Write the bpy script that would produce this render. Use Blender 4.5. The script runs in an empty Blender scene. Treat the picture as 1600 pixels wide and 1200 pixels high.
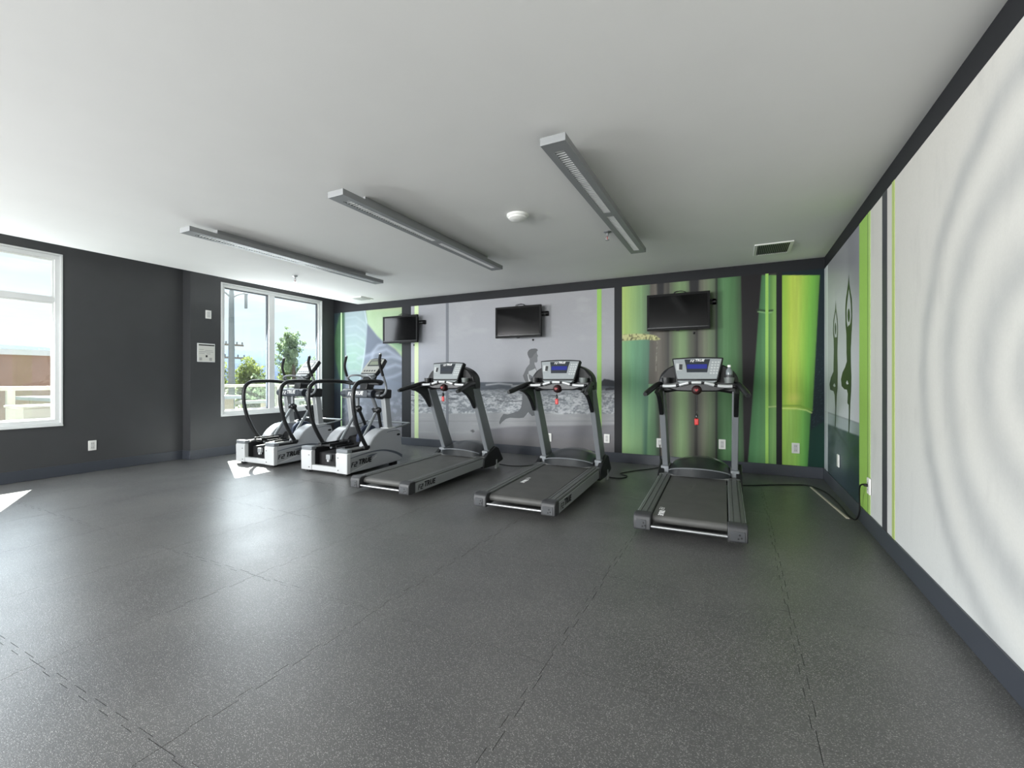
import bpy, bmesh, math, random
import numpy as np
from mathutils import Vector, Matrix, Euler
from mathutils.geometry import tessellate_polygon

random.seed(7)
rng = np.random.default_rng(11)
S = bpy.context.scene
COL = S.collection
PI = math.pi

# ------------------------------------------------------------------ camera
FPX, TH, HY = 702.758, 0.4643, 593.06          # focal length (px), yaw, horizon row in the 1600x1200 frame
CAMH = 1.2
cam_d = bpy.data.cameras.new('camera'); cam = bpy.data.objects.new('camera', cam_d); COL.objects.link(cam)
cam.location = (0, 0, CAMH); cam.rotation_euler = (PI/2, 0, TH)
cam_d.sensor_width = 36.0; cam_d.lens = FPX/1600*36; cam_d.shift_y = -(600-HY)/1600
cam_d.clip_start = 0.02; cam_d.clip_end = 4000
S.camera = cam

# room measures (metres)
H = 2.675                     # underside of the dropped ceiling
XR, YB = 0.9405, 6.529        # right wall, back wall
XL, XM = -7.507, -7.307       # window wall, and its thicker stretch by the back corner
XE = -6.648                   # free edge of the dropped ceiling
YF = -5.2                     # wall behind the camera
YS = 3.858                    # where the window wall steps in
H2 = 3.05

def ray(x, y):
    u = (x-800)/FPX; v = (HY-y)/FPX
    return np.array([-math.sin(TH)+u*math.cos(TH), math.cos(TH)+u*math.sin(TH), v])
def onY(x, y, Y): r = ray(x, y); t = Y/r[1]; return (r[0]*t, CAMH+r[2]*t)       # -> X, Z
def onX(x, y, X): r = ray(x, y); t = X/r[0]; return (r[1]*t, CAMH+r[2]*t)       # -> Y, Z
def onZ(x, y, Z): r = ray(x, y); t = (Z-CAMH)/r[2]; return (r[0]*t, r[1]*t)     # -> X, Y

# ------------------------------------------------------------------ world, sun, daylight, exposure
W = bpy.data.worlds.new('world'); S.world = W; W.use_nodes = True
nt = W.node_tree; nt.nodes.clear()
def wn(t): return nt.nodes.new(t)
wo = wn('ShaderNodeOutputWorld'); bg = wn('ShaderNodeBackground'); tc = wn('ShaderNodeTexCoord')
sx = wn('ShaderNodeSeparateXYZ'); r1 = wn('ShaderNodeValToRGB'); no = wn('ShaderNodeTexNoise'); r2 = wn('ShaderNodeValToRGB'); mx = wn('ShaderNodeMixRGB')
mp = wn('ShaderNodeMapping'); mp.inputs['Scale'].default_value = (1, 1, 3.5)
no.inputs['Scale'].default_value = 2.6; no.inputs['Detail'].default_value = 6
r1.color_ramp.elements[0].position = 0.0; r1.color_ramp.elements[0].color = (0.80, 0.90, 1.0, 1)
r1.color_ramp.elements[1].position = 0.55; r1.color_ramp.elements[1].color = (0.36, 0.58, 0.92, 1)
r2.color_ramp.elements[0].position = 0.40; r2.color_ramp.elements[1].position = 0.68
nt.links.new(tc.outputs['Generated'], sx.inputs[0]); nt.links.new(sx.outputs['Z'], r1.inputs[0])
nt.links.new(tc.outputs['Generated'], mp.inputs[0]); nt.links.new(mp.outputs[0], no.inputs['Vector']); nt.links.new(no.outputs['Fac'], r2.inputs[0])
nt.links.new(r2.outputs[0], mx.inputs['Fac']); nt.links.new(r1.outputs[0], mx.inputs[1]); mx.inputs[2].default_value = (1, 1, 1, 1)
nt.links.new(mx.outputs[0], bg.inputs['Color']); bg.inputs['Strength'].default_value = 1.22
nt.links.new(bg.outputs[0], wo.inputs[0])

sun_d = bpy.data.lights.new('sun', 'SUN'); sun_d.energy = 36; sun_d.angle = 0.009; sun_d.color = (1, 0.96, 0.9)
sun = bpy.data.objects.new('sun', sun_d); COL.objects.link(sun); sun.location = (-20, 10, 20)
sun.rotation_euler = Vector((1, -0.528, -1.077)).to_track_quat('-Z', 'Y').to_euler()

# windows: wall plane, Y from-to, Z from-to, mullion Y (or None), transom Z (or None)
WINDOWS = [
    (XL, 0.56, 2.50, 0.643, 2.752, None, 2.18),
    (XM, 4.30, 6.238, 0.63, 2.745, 5.185, None),
    (XL, -3.2, -1.26, 0.643, 2.752, None, 2.18),  # unseen window behind the camera, added to brighten the room
]
for i, (wx, y0, y1, z0, z1, m, t) in enumerate(WINDOWS):      # area lamps added at each window in place of daylight
    L = bpy.data.lights.new('window_daylight', 'AREA'); L.shape = 'RECTANGLE'
    L.size = z1-z0-0.16; L.size_y = y1-y0-0.16; L.energy = [52, 82, 620][i]; L.color = [(0.86, 0.93, 1.0), (0.88, 0.94, 1.0), (1.0, 0.965, 0.99)][i]
    o = bpy.data.objects.new('window_daylight', L); COL.objects.link(o)
    o.location = (wx-0.12, (y0+y1)/2, (z0+z1)/2); o.rotation_euler = (0, -PI/2+math.radians([20, 12, 12][i]), 0)

L = bpy.data.lights.new('window_daylight', 'AREA'); L.shape = 'RECTANGLE'; L.size = 3.8; L.size_y = 1.95; L.energy = 600; L.color = (1.0, 0.965, 0.99)  # lamp added at the unseen front window to fill the room with light
o = bpy.data.objects.new('window_daylight', L); COL.objects.link(o); o.location = (-3.4, YF-0.07, 1.7); o.rotation_euler = (PI/2, 0, 0); o.rotation_euler = Vector((0, 1, 0)).to_track_quat('-Z', 'Z').to_euler()

S.view_settings.view_transform = 'Standard'; S.view_settings.look = 'None'
S.view_settings.gamma = 1.0; S.view_settings.use_curve_mapping = False
S.view_settings.exposure = 0.3
S.cycles.sample_clamp_indirect = 4.0
S.cycles.caustics_reflective = False; S.cycles.caustics_refractive = False

# ------------------------------------------------------------------ helpers
def lin(c):
    return tuple(((v/255)/12.92 if v/255 <= 0.04045 else ((v/255+0.055)/1.055)**2.4) for v in c)
MATS = {}
def mat(name, color, rough=0.5, metal=0.0, spec=0.5, noise=0.0, nscale=40.0, bump=0.0, bscale=200.0, emit=None, estr=0.0, coat=0.0, srgb=True):
    if name in MATS: return MATS[name]
    m = bpy.data.materials.new(name); m.use_nodes = True; t = m.node_tree; p = t.nodes['Principled BSDF']
    c = lin(color) if srgb else color
    p.inputs['Base Color'].default_value = (*c, 1); p.inputs['Roughness'].default_value = rough
    p.inputs['Metallic'].default_value = metal; p.inputs['Specular IOR Level'].default_value = spec
    p.inputs['Coat Weight'].default_value = coat
    if noise or bump:
        g = t.nodes.new('ShaderNodeNewGeometry')
    if noise:
        n = t.nodes.new('ShaderNodeTexNoise'); n.inputs['Scale'].default_value = nscale; n.inputs['Detail'].default_value = 4
        t.links.new(g.outputs['Position'], n.inputs['Vector'])
        r = t.nodes.new('ShaderNodeValToRGB'); r.color_ramp.elements[0].position = 0.3; r.color_ramp.elements[1].position = 0.7
        r.color_ramp.elements[0].color = (*[max(0, v*(1-noise)) for v in c], 1); r.color_ramp.elements[1].color = (*[min(1, v*(1+noise)) for v in c], 1)
        t.links.new(n.outputs['Fac'], r.inputs[0]); t.links.new(r.outputs[0], p.inputs['Base Color'])
    if bump:
        n2 = t.nodes.new('ShaderNodeTexNoise'); n2.inputs['Scale'].default_value = bscale; n2.inputs['Detail'].default_value = 3
        t.links.new(g.outputs['Position'], n2.inputs['Vector'])
        b = t.nodes.new('ShaderNodeBump'); b.inputs['Strength'].default_value = bump; b.inputs['Distance'].default_value = 0.002
        t.links.new(n2.outputs['Fac'], b.inputs['Height']); t.links.new(b.outputs[0], p.inputs['Normal'])
    if emit:
        p.inputs['Emission Color'].default_value = (*lin(emit), 1); p.inputs['Emission Strength'].default_value = estr
    MATS[name] = m; return m

class MB:
    def __init__(s): s.v = []; s.f = []
    def add(s, vs, fs):
        b = len(s.v); s.v += [tuple(map(float, p)) for p in vs]; s.f += [tuple(b+i for i in f) for f in fs]; return s
    def box(s, x0, x1, y0, y1, z0, z1):
        return s.add([(x0,y0,z0),(x1,y0,z0),(x1,y1,z0),(x0,y1,z0),(x0,y0,z1),(x1,y0,z1),(x1,y1,z1),(x0,y1,z1)],
                     [(0,3,2,1),(4,5,6,7),(0,1,5,4),(1,2,6,5),(2,3,7,6),(3,0,4,7)])
    def prism(s, poly, axis, a, b):
        k = {'x': lambda p, t: (t, p[0], p[1]), 'y': lambda p, t: (p[0], t, p[1]), 'z': lambda p, t: (p[0], p[1], t)}[axis]
        n = len(poly); vs = [k(p, a) for p in poly]+[k(p, b) for p in poly]
        return s.add(vs, [tuple(range(n)), tuple(range(2*n-1, n-1, -1))]+[(i, (i+1) % n, n+(i+1) % n, n+i) for i in range(n)])
    def tube(s, pts, r, n=10, closed=False):
        P = [Vector(p) for p in pts]; m = len(P); rs = r if isinstance(r, (list, tuple)) else [r]*m
        T = [((P[(i+1) % m] if closed else P[min(i+1, m-1)])-(P[i-1] if closed or i else P[0])).normalized() for i in range(m)]
        up = Vector((0, 0, 1)) if abs(T[0].z) < 0.9 else Vector((1, 0, 0))
        u = (up-T[0]*up.dot(T[0])).normalized(); vs = []
        for i in range(m):
            u = (u-T[i]*u.dot(T[i])).normalized(); w = T[i].cross(u)
            vs += [P[i]+(u*math.cos(2*PI*k/n)+w*math.sin(2*PI*k/n))*rs[i] for k in range(n)]
        fs = [(i*n+k, i*n+(k+1) % n, ((i+1) % m)*n+(k+1) % n, ((i+1) % m)*n+k) for i in range(m if closed else m-1) for k in range(n)]
        if not closed: fs += [tuple(range(n-1, -1, -1)), tuple((m-1)*n+k for k in range(n))]
        return s.add(vs, fs)
    def lathe(s, prof, c=(0, 0, 0), axis='z', n=24):
        vs = []; m = len(prof)
        for r, h in prof:
            for k in range(n):
                a = 2*PI*k/n; p = (r*math.cos(a), r*math.sin(a), h)
                if axis == 'y': p = (p[0], p[2], p[1])
                if axis == 'x': p = (p[2], p[0], p[1])
                vs.append((p[0]+c[0], p[1]+c[1], p[2]+c[2]))
        fs = [(i*n+k, i*n+(k+1) % n, (i+1)*n+(k+1) % n, (i+1)*n+k) for i in range(m-1) for k in range(n)]
        fs += [tuple(range(n-1, -1, -1)), tuple((m-1)*n+k for k in range(n))]
        return s.add(vs, fs)
    def hole(s, outer, holes, axis, a, b=None):
        """flat (or prism) polygon with holes"""
        k = {'x': lambda p, t: (t, p[0], p[1]), 'y': lambda p, t: (p[0], t, p[1]), 'z': lambda p, t: (p[0], p[1], t)}[axis]
        loops = [outer]+holes; flat = [p for l in loops for p in l]
        tri = tessellate_polygon([[Vector((p[0], p[1], 0)) for p in l] for l in loops])
        s.add([k(p, a) for p in flat], tri)
        if b is not None:
            s.add([k(p, b) for p in flat], tri)
            for l in loops:
                n = len(l); s.add([k(p, a) for p in l]+[k(p, b) for p in l], [(i, (i+1) % n, n+(i+1) % n, n+i) for i in range(n)])
        return s
    def build(s, name, m, parent=None, bevel=0.0, smooth=35, seg=2, weld=False):
        me = bpy.data.meshes.new(name); me.from_pydata(s.v, [], s.f)
        bm = bmesh.new(); bm.from_mesh(me)
        if weld: bmesh.ops.remove_doubles(bm, verts=bm.verts, dist=1e-5)
        bmesh.ops.recalc_face_normals(bm, faces=bm.faces); bm.to_mesh(me); bm.free()
        if smooth:
            me.polygons.foreach_set('use_smooth', [True]*len(me.polygons)); me.set_sharp_from_angle(angle=math.radians(smooth))
        me.materials.append(m)
        o = bpy.data.objects.new(name, me); COL.objects.link(o)
        if parent is not None: o.parent = parent
        if bevel:
            b = o.modifiers.new('bevel', 'BEVEL'); b.width = bevel; b.segments = seg; b.limit_method = 'ANGLE'; b.angle_limit = math.radians(40); b.harden_normals = False
        return o
def bx(name, m, parent, *d, bevel=0.0): return MB().box(*d).build(name, m, parent, bevel)
def empty(name, loc=(0, 0, 0), rz=0.0):
    o = bpy.data.objects.new(name, None); COL.objects.link(o); o.location = loc; o.rotation_euler = (0, 0, rz); o.empty_display_size = 0.1; return o
def tag(o, label=None, cat=None, group=None, kind=None):
    for k, v in (('label', label), ('category', cat), ('group', group), ('kind', kind)):
        if v: o[k] = v
    return o
def structure(o): o['kind'] = 'structure'; return o
def copy_tree(o, parent=None):
    c = o.copy(); COL.objects.link(c); c.parent = parent
    for ch in list(o.children): copy_tree(ch, c)
    return c
def arc(c, r, a0, a1, n): return [(c[0]+r*math.cos(math.radians(a0+(a1-a0)*i/(n-1))), c[1]+r*math.sin(math.radians(a0+(a1-a0)*i/(n-1)))) for i in range(n)]
def smoothpath(pts, n=6):
    """Catmull-Rom through the points"""
    P = [Vector(p) for p in pts]; Q = [P[0]*2-P[1]]+P+[P[-1]*2-P[-2]]; out = []
    for i in range(1, len(Q)-2):
        a, b, c, d = Q[i-1:i+3]
        for k in range(n):
            t = k/n; out.append(0.5*((2*b)+(c-a)*t+(2*a-5*b+4*c-d)*t*t+(3*b-a-3*c+d)*t**3))
    return out+[P[-1]]
_text = {}
def text_data(txt, size, bold=0.0, shear=0.0, depth=0.001):
    key = (txt, size, bold, shear)
    if key not in _text:
        cu = bpy.data.curves.new('lettering', 'FONT'); cu.body = txt; cu.size = size; cu.offset = bold; cu.shear = shear; cu.extrude = depth; cu.resolution_u = 2
        cu.align_x = 'LEFT'; cu.align_y = 'BOTTOM'; cu.space_character = 1.05
        o = bpy.data.objects.new('lettering', cu); COL.objects.link(o)
        me = bpy.data.meshes.new_from_object(o.evaluated_get(bpy.context.evaluated_depsgraph_get())); bpy.data.objects.remove(o)
        _text[key] = me
    return _text[key]
def logo(parent, m, size, origin, right, up, name='logo'):
    """two slanted emblem strokes followed by the word, lying in the plane of right/up"""
    me = text_data('TRUE', size, size*0.035, 0.25).copy(); me.materials.clear(); me.materials.append(m)
    bm = bmesh.new(); bm.from_mesh(me); bmesh.ops.translate(bm, verts=bm.verts, vec=(size*1.35, 0, 0))
    h = size*0.70; e = 0.001
    def par(pts):
        vs = [bm.verts.new((x*h+0.25*y*h, y*h, e)) for x, y in pts]; bm.faces.new(vs)
    par([(0, 0), (.22, 0), (.22, .45), (.55, .45), (.55, .62), (.22, .62), (.22, .83), (.7, .83), (.7, 1), (0, 1)])
    par([(.72, 0), (1.5, 0), (1.5, .18), (1.0, .18), (1.0, .42), (1.5, .42), (1.5, 1), (.85, 1), (.85, .83), (1.22, .83), (1.22, .6), (.72, .6)])
    bm.to_mesh(me); bm.free()
    o = bpy.data.objects.new(name, me); COL.objects.link(o); o.parent = parent
    R = Vector(right).normalized(); U = Vector(up).normalized(); N = R.cross(U)
    o.matrix_local = Matrix(((R.x, U.x, N.x, origin[0]), (R.y, U.y, N.y, origin[1]), (R.z, U.z, N.z, origin[2]), (0, 0, 0, 1)))
    return o

# ------------------------------------------------------------------ materials
M_char = mat('charcoal_paint', (34, 35, 38), 0.55, spec=0.18, noise=0.06, nscale=3, bump=0.05, bscale=260)  # charcoal paint, darkened in colour for the back and right walls' shade
M_charL = mat('slate_paint', (64, 65, 67), 0.42, noise=0.06, nscale=3, bump=0.05, bscale=260)  # the same charcoal paint, lightened to put light into the window wall's colour
M_base = mat('baseboard_paint', (62, 66, 74), 0.32, noise=0.04, nscale=5)
M_ceil = mat('ceiling_paint', (236, 235, 233), 0.9, spec=0.2, noise=0.012, nscale=2.5, bump=0.06, bscale=180)
M_white = mat('white_wall_paint', (214, 213, 208), 0.8, noise=0.02, nscale=3)
M_vinyl = mat('white_vinyl', (222, 224, 224), 0.35)
M_gasket = mat('grey_gasket', (92, 98, 106), 0.5)
M_plate = mat('plate_white', (236, 236, 232), 0.35)
M_slot = mat('slot_dark', (60, 60, 62), 0.5)
M_black = mat('black_plastic', (24, 25, 27), 0.38, noise=0.1, nscale=30)
M_blackm = mat('black_matte', (17, 17, 19), 0.6)
M_foam = mat('black_foam', (20, 21, 23), 0.7, bump=0.3, bscale=400)
M_rail = mat('deck_rail_grey', (92, 94, 93), 0.45, noise=0.08, nscale=25)
M_belt = mat('belt_rubber', (82, 82, 80), 0.55, noise=0.14, nscale=6, bump=0.2, bscale=700)
M_silver = mat('silver_paint', (166, 169, 171), 0.36, metal=0.25)
M_silver_d = mat('upright_paint', (130, 134, 138), 0.38, metal=0.2)
M_chrome = mat('brushed_metal', (172, 174, 176), 0.35, metal=0.85)
M_grip = mat('grip_silver', (196, 199, 200), 0.35, metal=0.3)
M_cap = mat('end_cap_grey', (54, 55, 57), 0.5, noise=0.12, nscale=60)
M_capplate = mat('end_cap_plate', (66, 68, 71), 0.45)
M_panel = mat('console_grey', (150, 156, 158), 0.4, noise=0.03)
M_panel_d = mat('console_slate', (44, 49, 54), 0.35)
M_lcd = mat('lcd_lit', (30, 34, 80), 0.25, emit=(40, 48, 140), estr=0.55)
M_lcd_off = mat('lcd_off', (52, 56, 64), 0.25)
M_key = mat('key_light', (188, 192, 192), 0.5)
M_red = mat('stop_red', (190, 36, 34), 0.4)
M_cup = mat('cup_grey', (104, 110, 108), 0.3)
M_heart = mat('heart_red', (150, 30, 34), 0.5)
M_dred = mat('stop_dark_red', (40, 8, 10), 0.55)
M_hood = mat('motor_hood', (40, 43, 45), 0.28, coat=0.3)
M_text_w = mat('lettering_white', (232, 232, 232), 0.5)
M_text_k = mat('lettering_black', (22, 22, 24), 0.5)
M_eshell = mat('trainer_shell', (170, 173, 177), 0.36)
M_ebar = mat('trainer_bar', (62, 67, 75), 0.4)
M_eshell2 = mat('trainer_shell_dark', (88, 94, 104), 0.4)
M_ecap = mat('trainer_cap_white', (196, 198, 199), 0.4)
M_tread = mat('step_grey', (112, 112, 110), 0.6)
M_steel = mat('link_steel', (142, 147, 150), 0.35, metal=0.5)
M_fix = mat('fixture_grey', (142, 144, 145), 0.5, metal=0.1)
M_reflect = mat('louver_aluminium', (222, 223, 223), 0.4, metal=0.2)
M_inner = mat('fixture_inside', (60, 62, 64), 0.6)
M_tvb = mat('tv_bezel', (8, 8, 9), 0.45, spec=0.12)
M_tvs = mat('tv_screen', (7, 7, 8), 0.10, spec=0.3)
M_cord = mat('cord_black', (14, 14, 15), 0.5)

def glass_mat():
    m = bpy.data.materials.new('window_glass'); m.use_nodes = True; t = m.node_tree; t.nodes.clear()
    o = t.nodes.new('ShaderNodeOutputMaterial'); a = t.nodes.new('ShaderNodeBsdfTransparent'); g = t.nodes.new('ShaderNodeBsdfGlossy'); x = t.nodes.new('ShaderNodeMixShader')
    x.inputs[0].default_value = 0.06
    a.inputs[0].default_value = (0.93, 0.96, 0.95, 1); g.inputs['Roughness'].default_value = 0.02
    t.links.new(a.outputs[0], x.inputs[1]); t.links.new(g.outputs[0], x.inputs[2]); t.links.new(x.outputs[0], o.inputs[0])
    return m
M_glass = glass_mat()

def floor_mat():
    m = bpy.data.materials.new('speckled_rubber'); m.use_nodes = True; t = m.node_tree; p = t.nodes['Principled BSDF']
    g = t.nodes.new('ShaderNodeNewGeometry')
    def N(k, **kw):
        n = t.nodes.new(k)
        for a, b in kw.items(): n.inputs[a].default_value = b
        return n
    # flecks: two layers of small stretched cells
    flecks = []
    for rot, sc in ((0.5, (1, 3.2, 1)), (1.9, (1, 2.6, 1)), (2.7, (1, 3.0, 1))):
        mpn = t.nodes.new('ShaderNodeMapping'); mpn.inputs['Rotation'].default_value = (0, 0, rot); mpn.inputs['Scale'].default_value = sc
        mpn.inputs['Location'].default_value = (rot*3, rot, 0)
        t.links.new(g.outputs['Position'], mpn.inputs[0])
        v = N('ShaderNodeTexVoronoi', Scale=100.0); t.links.new(mpn.outputs[0], v.inputs['Vector'])
        r = t.nodes.new('ShaderNodeValToRGB'); r.color_ramp.elements[0].position = 0.12; r.color_ramp.elements[0].color = (1, 1, 1, 1)
        r.color_ramp.elements[1].position = 0.26; r.color_ramp.elements[1].color = (0, 0, 0, 1)
        t.links.new(v.outputs['Distance'], r.inputs[0])
        sepc = t.nodes.new('ShaderNodeSeparateColor'); t.links.new(v.outputs['Color'], sepc.inputs[0])
        mul = t.nodes.new('ShaderNodeMath'); mul.operation = 'MULTIPLY'; t.links.new(r.outputs[0], mul.inputs[0]); t.links.new(sepc.outputs[0], mul.inputs[1])
        flecks.append(mul)
    a1 = t.nodes.new('ShaderNodeMath'); a1.operation = 'MAXIMUM'; t.links.new(flecks[0].outputs[0], a1.inputs[0]); t.links.new(flecks[1].outputs[0], a1.inputs[1])
    a2 = t.nodes.new('ShaderNodeMath'); a2.operation = 'MAXIMUM'; t.links.new(a1.outputs[0], a2.inputs[0]); t.links.new(flecks[2].outputs[0], a2.inputs[1])
    n1 = N('ShaderNodeTexNoise', Scale=1.7, Detail=5.0); t.links.new(g.outputs['Position'], n1.inputs['Vector'])
    rb = t.nodes.new('ShaderNodeValToRGB'); rb.color_ramp.elements[0].position = 0.3; rb.color_ramp.elements[1].position = 0.75
    rb.color_ramp.elements[0].color = (0.070, 0.070, 0.071, 1); rb.color_ramp.elements[1].color = (0.104, 0.103, 0.101, 1)
    t.links.new(n1.outputs['Fac'], rb.inputs[0])
    mix = t.nodes.new('ShaderNodeMixRGB'); mix.inputs[2].default_value = (0.58, 0.58, 0.55, 1)
    t.links.new(a2.outputs[0], mix.inputs['Fac']); t.links.new(rb.outputs[0], mix.inputs[1]); t.links.new(mix.outputs[0], p.inputs['Base Color'])
    n2 = N('ShaderNodeTexNoise', Scale=2.4, Detail=6.0); t.links.new(g.outputs['Position'], n2.inputs['Vector'])
    mr = t.nodes.new('ShaderNodeMapRange'); mr.inputs['To Min'].default_value = 0.28; mr.inputs['To Max'].default_value = 0.42
    t.links.new(n2.outputs['Fac'], mr.inputs['Value']); t.links.new(mr.outputs[0], p.inputs['Roughness'])
    p.inputs['Specular IOR Level'].default_value = 0.62
    n3 = N('ShaderNodeTexNoise', Scale=170.0, Detail=3.0); t.links.new(g.outputs['Position'], n3.inputs['Vector'])
    b = t.nodes.new('ShaderNodeBump'); b.inputs['Strength'].default_value = 0.28; b.inputs['Distance'].default_value = 0.003
    t.links.new(n3.outputs['Fac'], b.inputs['Height']); t.links.new(b.outputs[0], p.inputs['Normal'])
    return m
M_floor = floor_mat()
M_sub = mat('floor_underlay', (14, 14, 15), 0.9)

# ------------------------------------------------------------------ the room
XO = XL-0.14                                             # outer face of the window wall
floor = structure(MB().box(XO, XR+0.12, YF-0.12, YB+0.12, -0.20, -0.008).build('floor', M_sub, smooth=0))
PITCH, TOOTH, AMP, GAP = 0.96, 0.08, 0.011, 0.0011
X0T, Y0T = -2.64, 0.80                                   # a seam crossing read from the photograph
def seam_offset(t):                                       # interlocking teeth along a seam
    return AMP if int(math.floor(t/TOOTH+1e-6)) % 2 == 0 else -AMP
def tile_outline():
    n = int(round(PITCH/TOOTH)); e = 0.006
    def side():                                          # (along, across) for a 0..PITCH edge, dovetail teeth
        out = []
        for k in range(n):
            s = seam_offset(k*TOOTH+0.001); a, b = k*TOOTH, (k+1)*TOOTH
            if k == 0: a += GAP
            if k == n-1: b -= GAP
            w = e if s > 0 else -e
            if k == 0 or k == n-1: s = 0.0; w = 0
            out += [(a-w if k else a, s), (b+w if k < n-1 else b, s)]
        return out
    S_ = side(); g = GAP
    P = [(a, s+g) for a, s in S_]                                        # bottom
    P += [(PITCH+s-g, a) for a, s in S_]                                 # right
    P += [(a, PITCH+s-g) for a, s in reversed(S_)]                       # top
    P += [(s+g, a) for a, s in reversed(S_)]                             # left
    return P
OUT = tile_outline()
tile_mesh = None
ix0, ix1 = math.floor((XL-X0T)/PITCH), math.ceil((XR-X0T)/PITCH)
iy0, iy1 = math.floor((YF-Y0T)/PITCH), math.ceil((YB-Y0T)/PITCH)
for ix in range(ix0, ix1):
    for iy in range(iy0, iy1):
        ox, oy = X0T+ix*PITCH, Y0T+iy*PITCH
        inside = ox-0.03 > XL and ox+PITCH+0.03 < XR and oy-0.03 > YF and oy+PITCH+0.03 < YB
        if inside and tile_mesh is not None:
            o = bpy.data.objects.new('floor_tile', tile_mesh); COL.objects.link(o); o.parent = floor
        else:
            poly = OUT
            if not inside:
                lo, hi = (XL+0.001-ox, YF+0.001-oy), (XR-0.001-ox, YB-0.001-oy); poly = []
                for p in OUT:
                    q = (min(max(p[0], lo[0]), hi[0]), min(max(p[1], lo[1]), hi[1]))
                    if not poly or (abs(q[0]-poly[-1][0])+abs(q[1]-poly[-1][1])) > 1e-5: poly.append(q)
                xs = [p[0] for p in poly]; ys = [p[1] for p in poly]
                if len(poly) < 3 or max(xs)-min(xs) < 0.02 or max(ys)-min(ys) < 0.02: continue
            mb = MB(); mb.prism(poly, 'z', -0.008, 0.0)
            o = mb.build('floor_tile', M_floor, floor, smooth=0)
            if inside: tile_mesh = o.data
        o.location = (ox, oy, 0)

ceiling = structure(MB().box(XE, XR, YF, YB, H, H+0.12).build('ceiling', M_ceil, smooth=0))
structure(MB().box(XO, XR+0.12, YF-0.12, YB+0.12, H2, H2+0.15).build('ceiling_upper', M_ceil, smooth=0))
structure(MB().box(XO, XR+0.12, YB, YB+0.12, 0, H2).build('wall_back', M_char, smooth=0))
structure(MB().box(XR, XR+0.12, YF, YB, 0, H2).build('wall_right', M_char, smooth=0))
structure(MB().box(XO, -5.4, YF-0.12, YF, 0, H2).box(-1.4, XR+0.12, YF-0.12, YF, 0, H2).box(-5.4, -1.4, YF-0.12, YF, 0, 0.64).box(-5.4, -1.4, YF-0.12, YF, 2.72, H2).build('wall_front', M_white, smooth=0))
fill_win = MB()  # unseen window added in the front wall to bring in light
for a in ((-5.4, -5.33), (-3.44, -3.36), (-1.47, -1.4)): fill_win.box(a[0], a[1], YF-0.09, YF-0.01, 0.64, 2.72)
fill_win.box(-5.33, -1.47, YF-0.09, YF-0.01, 0.64, 0.71); fill_win.box(-5.33, -1.47, YF-0.09, YF-0.01, 2.65, 2.72)
fill_win = structure(fill_win.build('window_4', M_vinyl, bevel=0.003))
for a, b in ((-5.33, -3.44), (-3.36, -1.47)): MB().box(a, b, YF-0.05, YF-0.044, 0.71, 2.65).build('pane', M_glass, fill_win, smooth=0)
wl = MB()
ys = YF
for (wx, y0, y1, z0, z1, m, t) in sorted(WINDOWS, key=lambda w: w[1]):
    if wx == XM:
        wl.box(XO, XL, ys, YS, 0, H2); wl.box(XO, XM, YS, YS+0.14, 0, H2); wl.box(XM-0.14, XM, YS+0.14, y0, 0, H2)
    else:
        wl.box(XO, XL, ys, y0, 0, H2)
    wl.box(wx-0.14, wx, y0, y1, 0, z0); wl.box(wx-0.14, wx, y0, y1, z1, H2); ys = y1
wl.box(XM-0.14, XM, ys, YB, 0, H2)
structure(wl.build('wall_left', M_charL, smooth=0))
BT = 0.012
structure(MB().box(XL, XL+BT, YF, YS-BT, 0, 0.135).build('baseboard_left', M_base, bevel=0.003))
structure(MB().box(XL, XM+BT, YS-BT, YS, 0, 0.135).box(XM, XM+BT, YS, YB-BT, 0, 0.135).build('baseboard_left_step', M_base, bevel=0.003))
structure(MB().box(XM, XR-BT, YB-BT, YB, 0, 0.138).build('baseboard_back', M_base, bevel=0.003))
structure(MB().box(XR-BT, XR, YF, YB, 0, 0.132).build('baseboard_right', M_base, bevel=0.003))
structure(MB().box(XL+BT, XR-BT, YF, YF+BT, 0, 0.135).build('baseboard_front', M_base, bevel=0.003))

def ring(mb, x0, x1, y0, y1, z0, z1, w):
    mb.box(x0, x1, y0, y1, z0, z0+w); mb.box(x0, x1, y0, y1, z1-w, z1); mb.box(x0, x1, y0, y0+w, z0+w, z1-w); mb.box(x0, x1, y1-w, y1, z0+w, z1-w)
for i, (wx, y0, y1, z0, z1, m, t) in enumerate(WINDOWS):
    mb = MB(); ring(mb, wx-0.142, wx+0.012, y0, y1, z0, z1, 0.022)
    w = structure(mb.build('window_%d' % (i+1), M_vinyl, bevel=0.003))
    mb = MB(); ring(mb, wx-0.10, wx-0.012, y0+0.022, y1-0.022, z0+0.022, z1-0.022, 0.045); mb.build('window_frame', M_vinyl, w, bevel=0.003)
    if t: MB().box(wx-0.10, wx-0.02, y0+0.067, y1-0.067, t-0.028, t+0.028).build('transom', M_vinyl, w, bevel=0.003)
    if m: MB().box(wx-0.10, wx-0.012, m-0.052, m+0.052, z0+0.067, z1-0.067).build('mullion', M_vinyl, w, bevel=0.003)
    cells = []
    a, b, c, d = y0+0.067, y1-0.067, z0+0.067, z1-0.067
    if m: cells = [(a, m-0.052, c, d), (m+0.052, b, c, d)]
    elif t: cells = [(a, b, c, t-0.028), (a, b, t+0.028, d)]
    for (a, b, c, d) in cells:
        mb = MB(); ring(mb, wx-0.085, wx-0.045, a, b, c, d, 0.016); mb.build('glazing_bead', M_gasket if m else M_vinyl, w, bevel=0.002)
        MB().box(wx-0.07, wx-0.064, a+0.012, b-0.012, c+0.012, d-0.012).build('pane', M_glass, w, smooth=0)
    MB().box(wx-0.012, wx+0.022, y0-0.0, y1+0.0, z0-0.018, z0).build('sill', M_vinyl, w, bevel=0.003)

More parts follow.
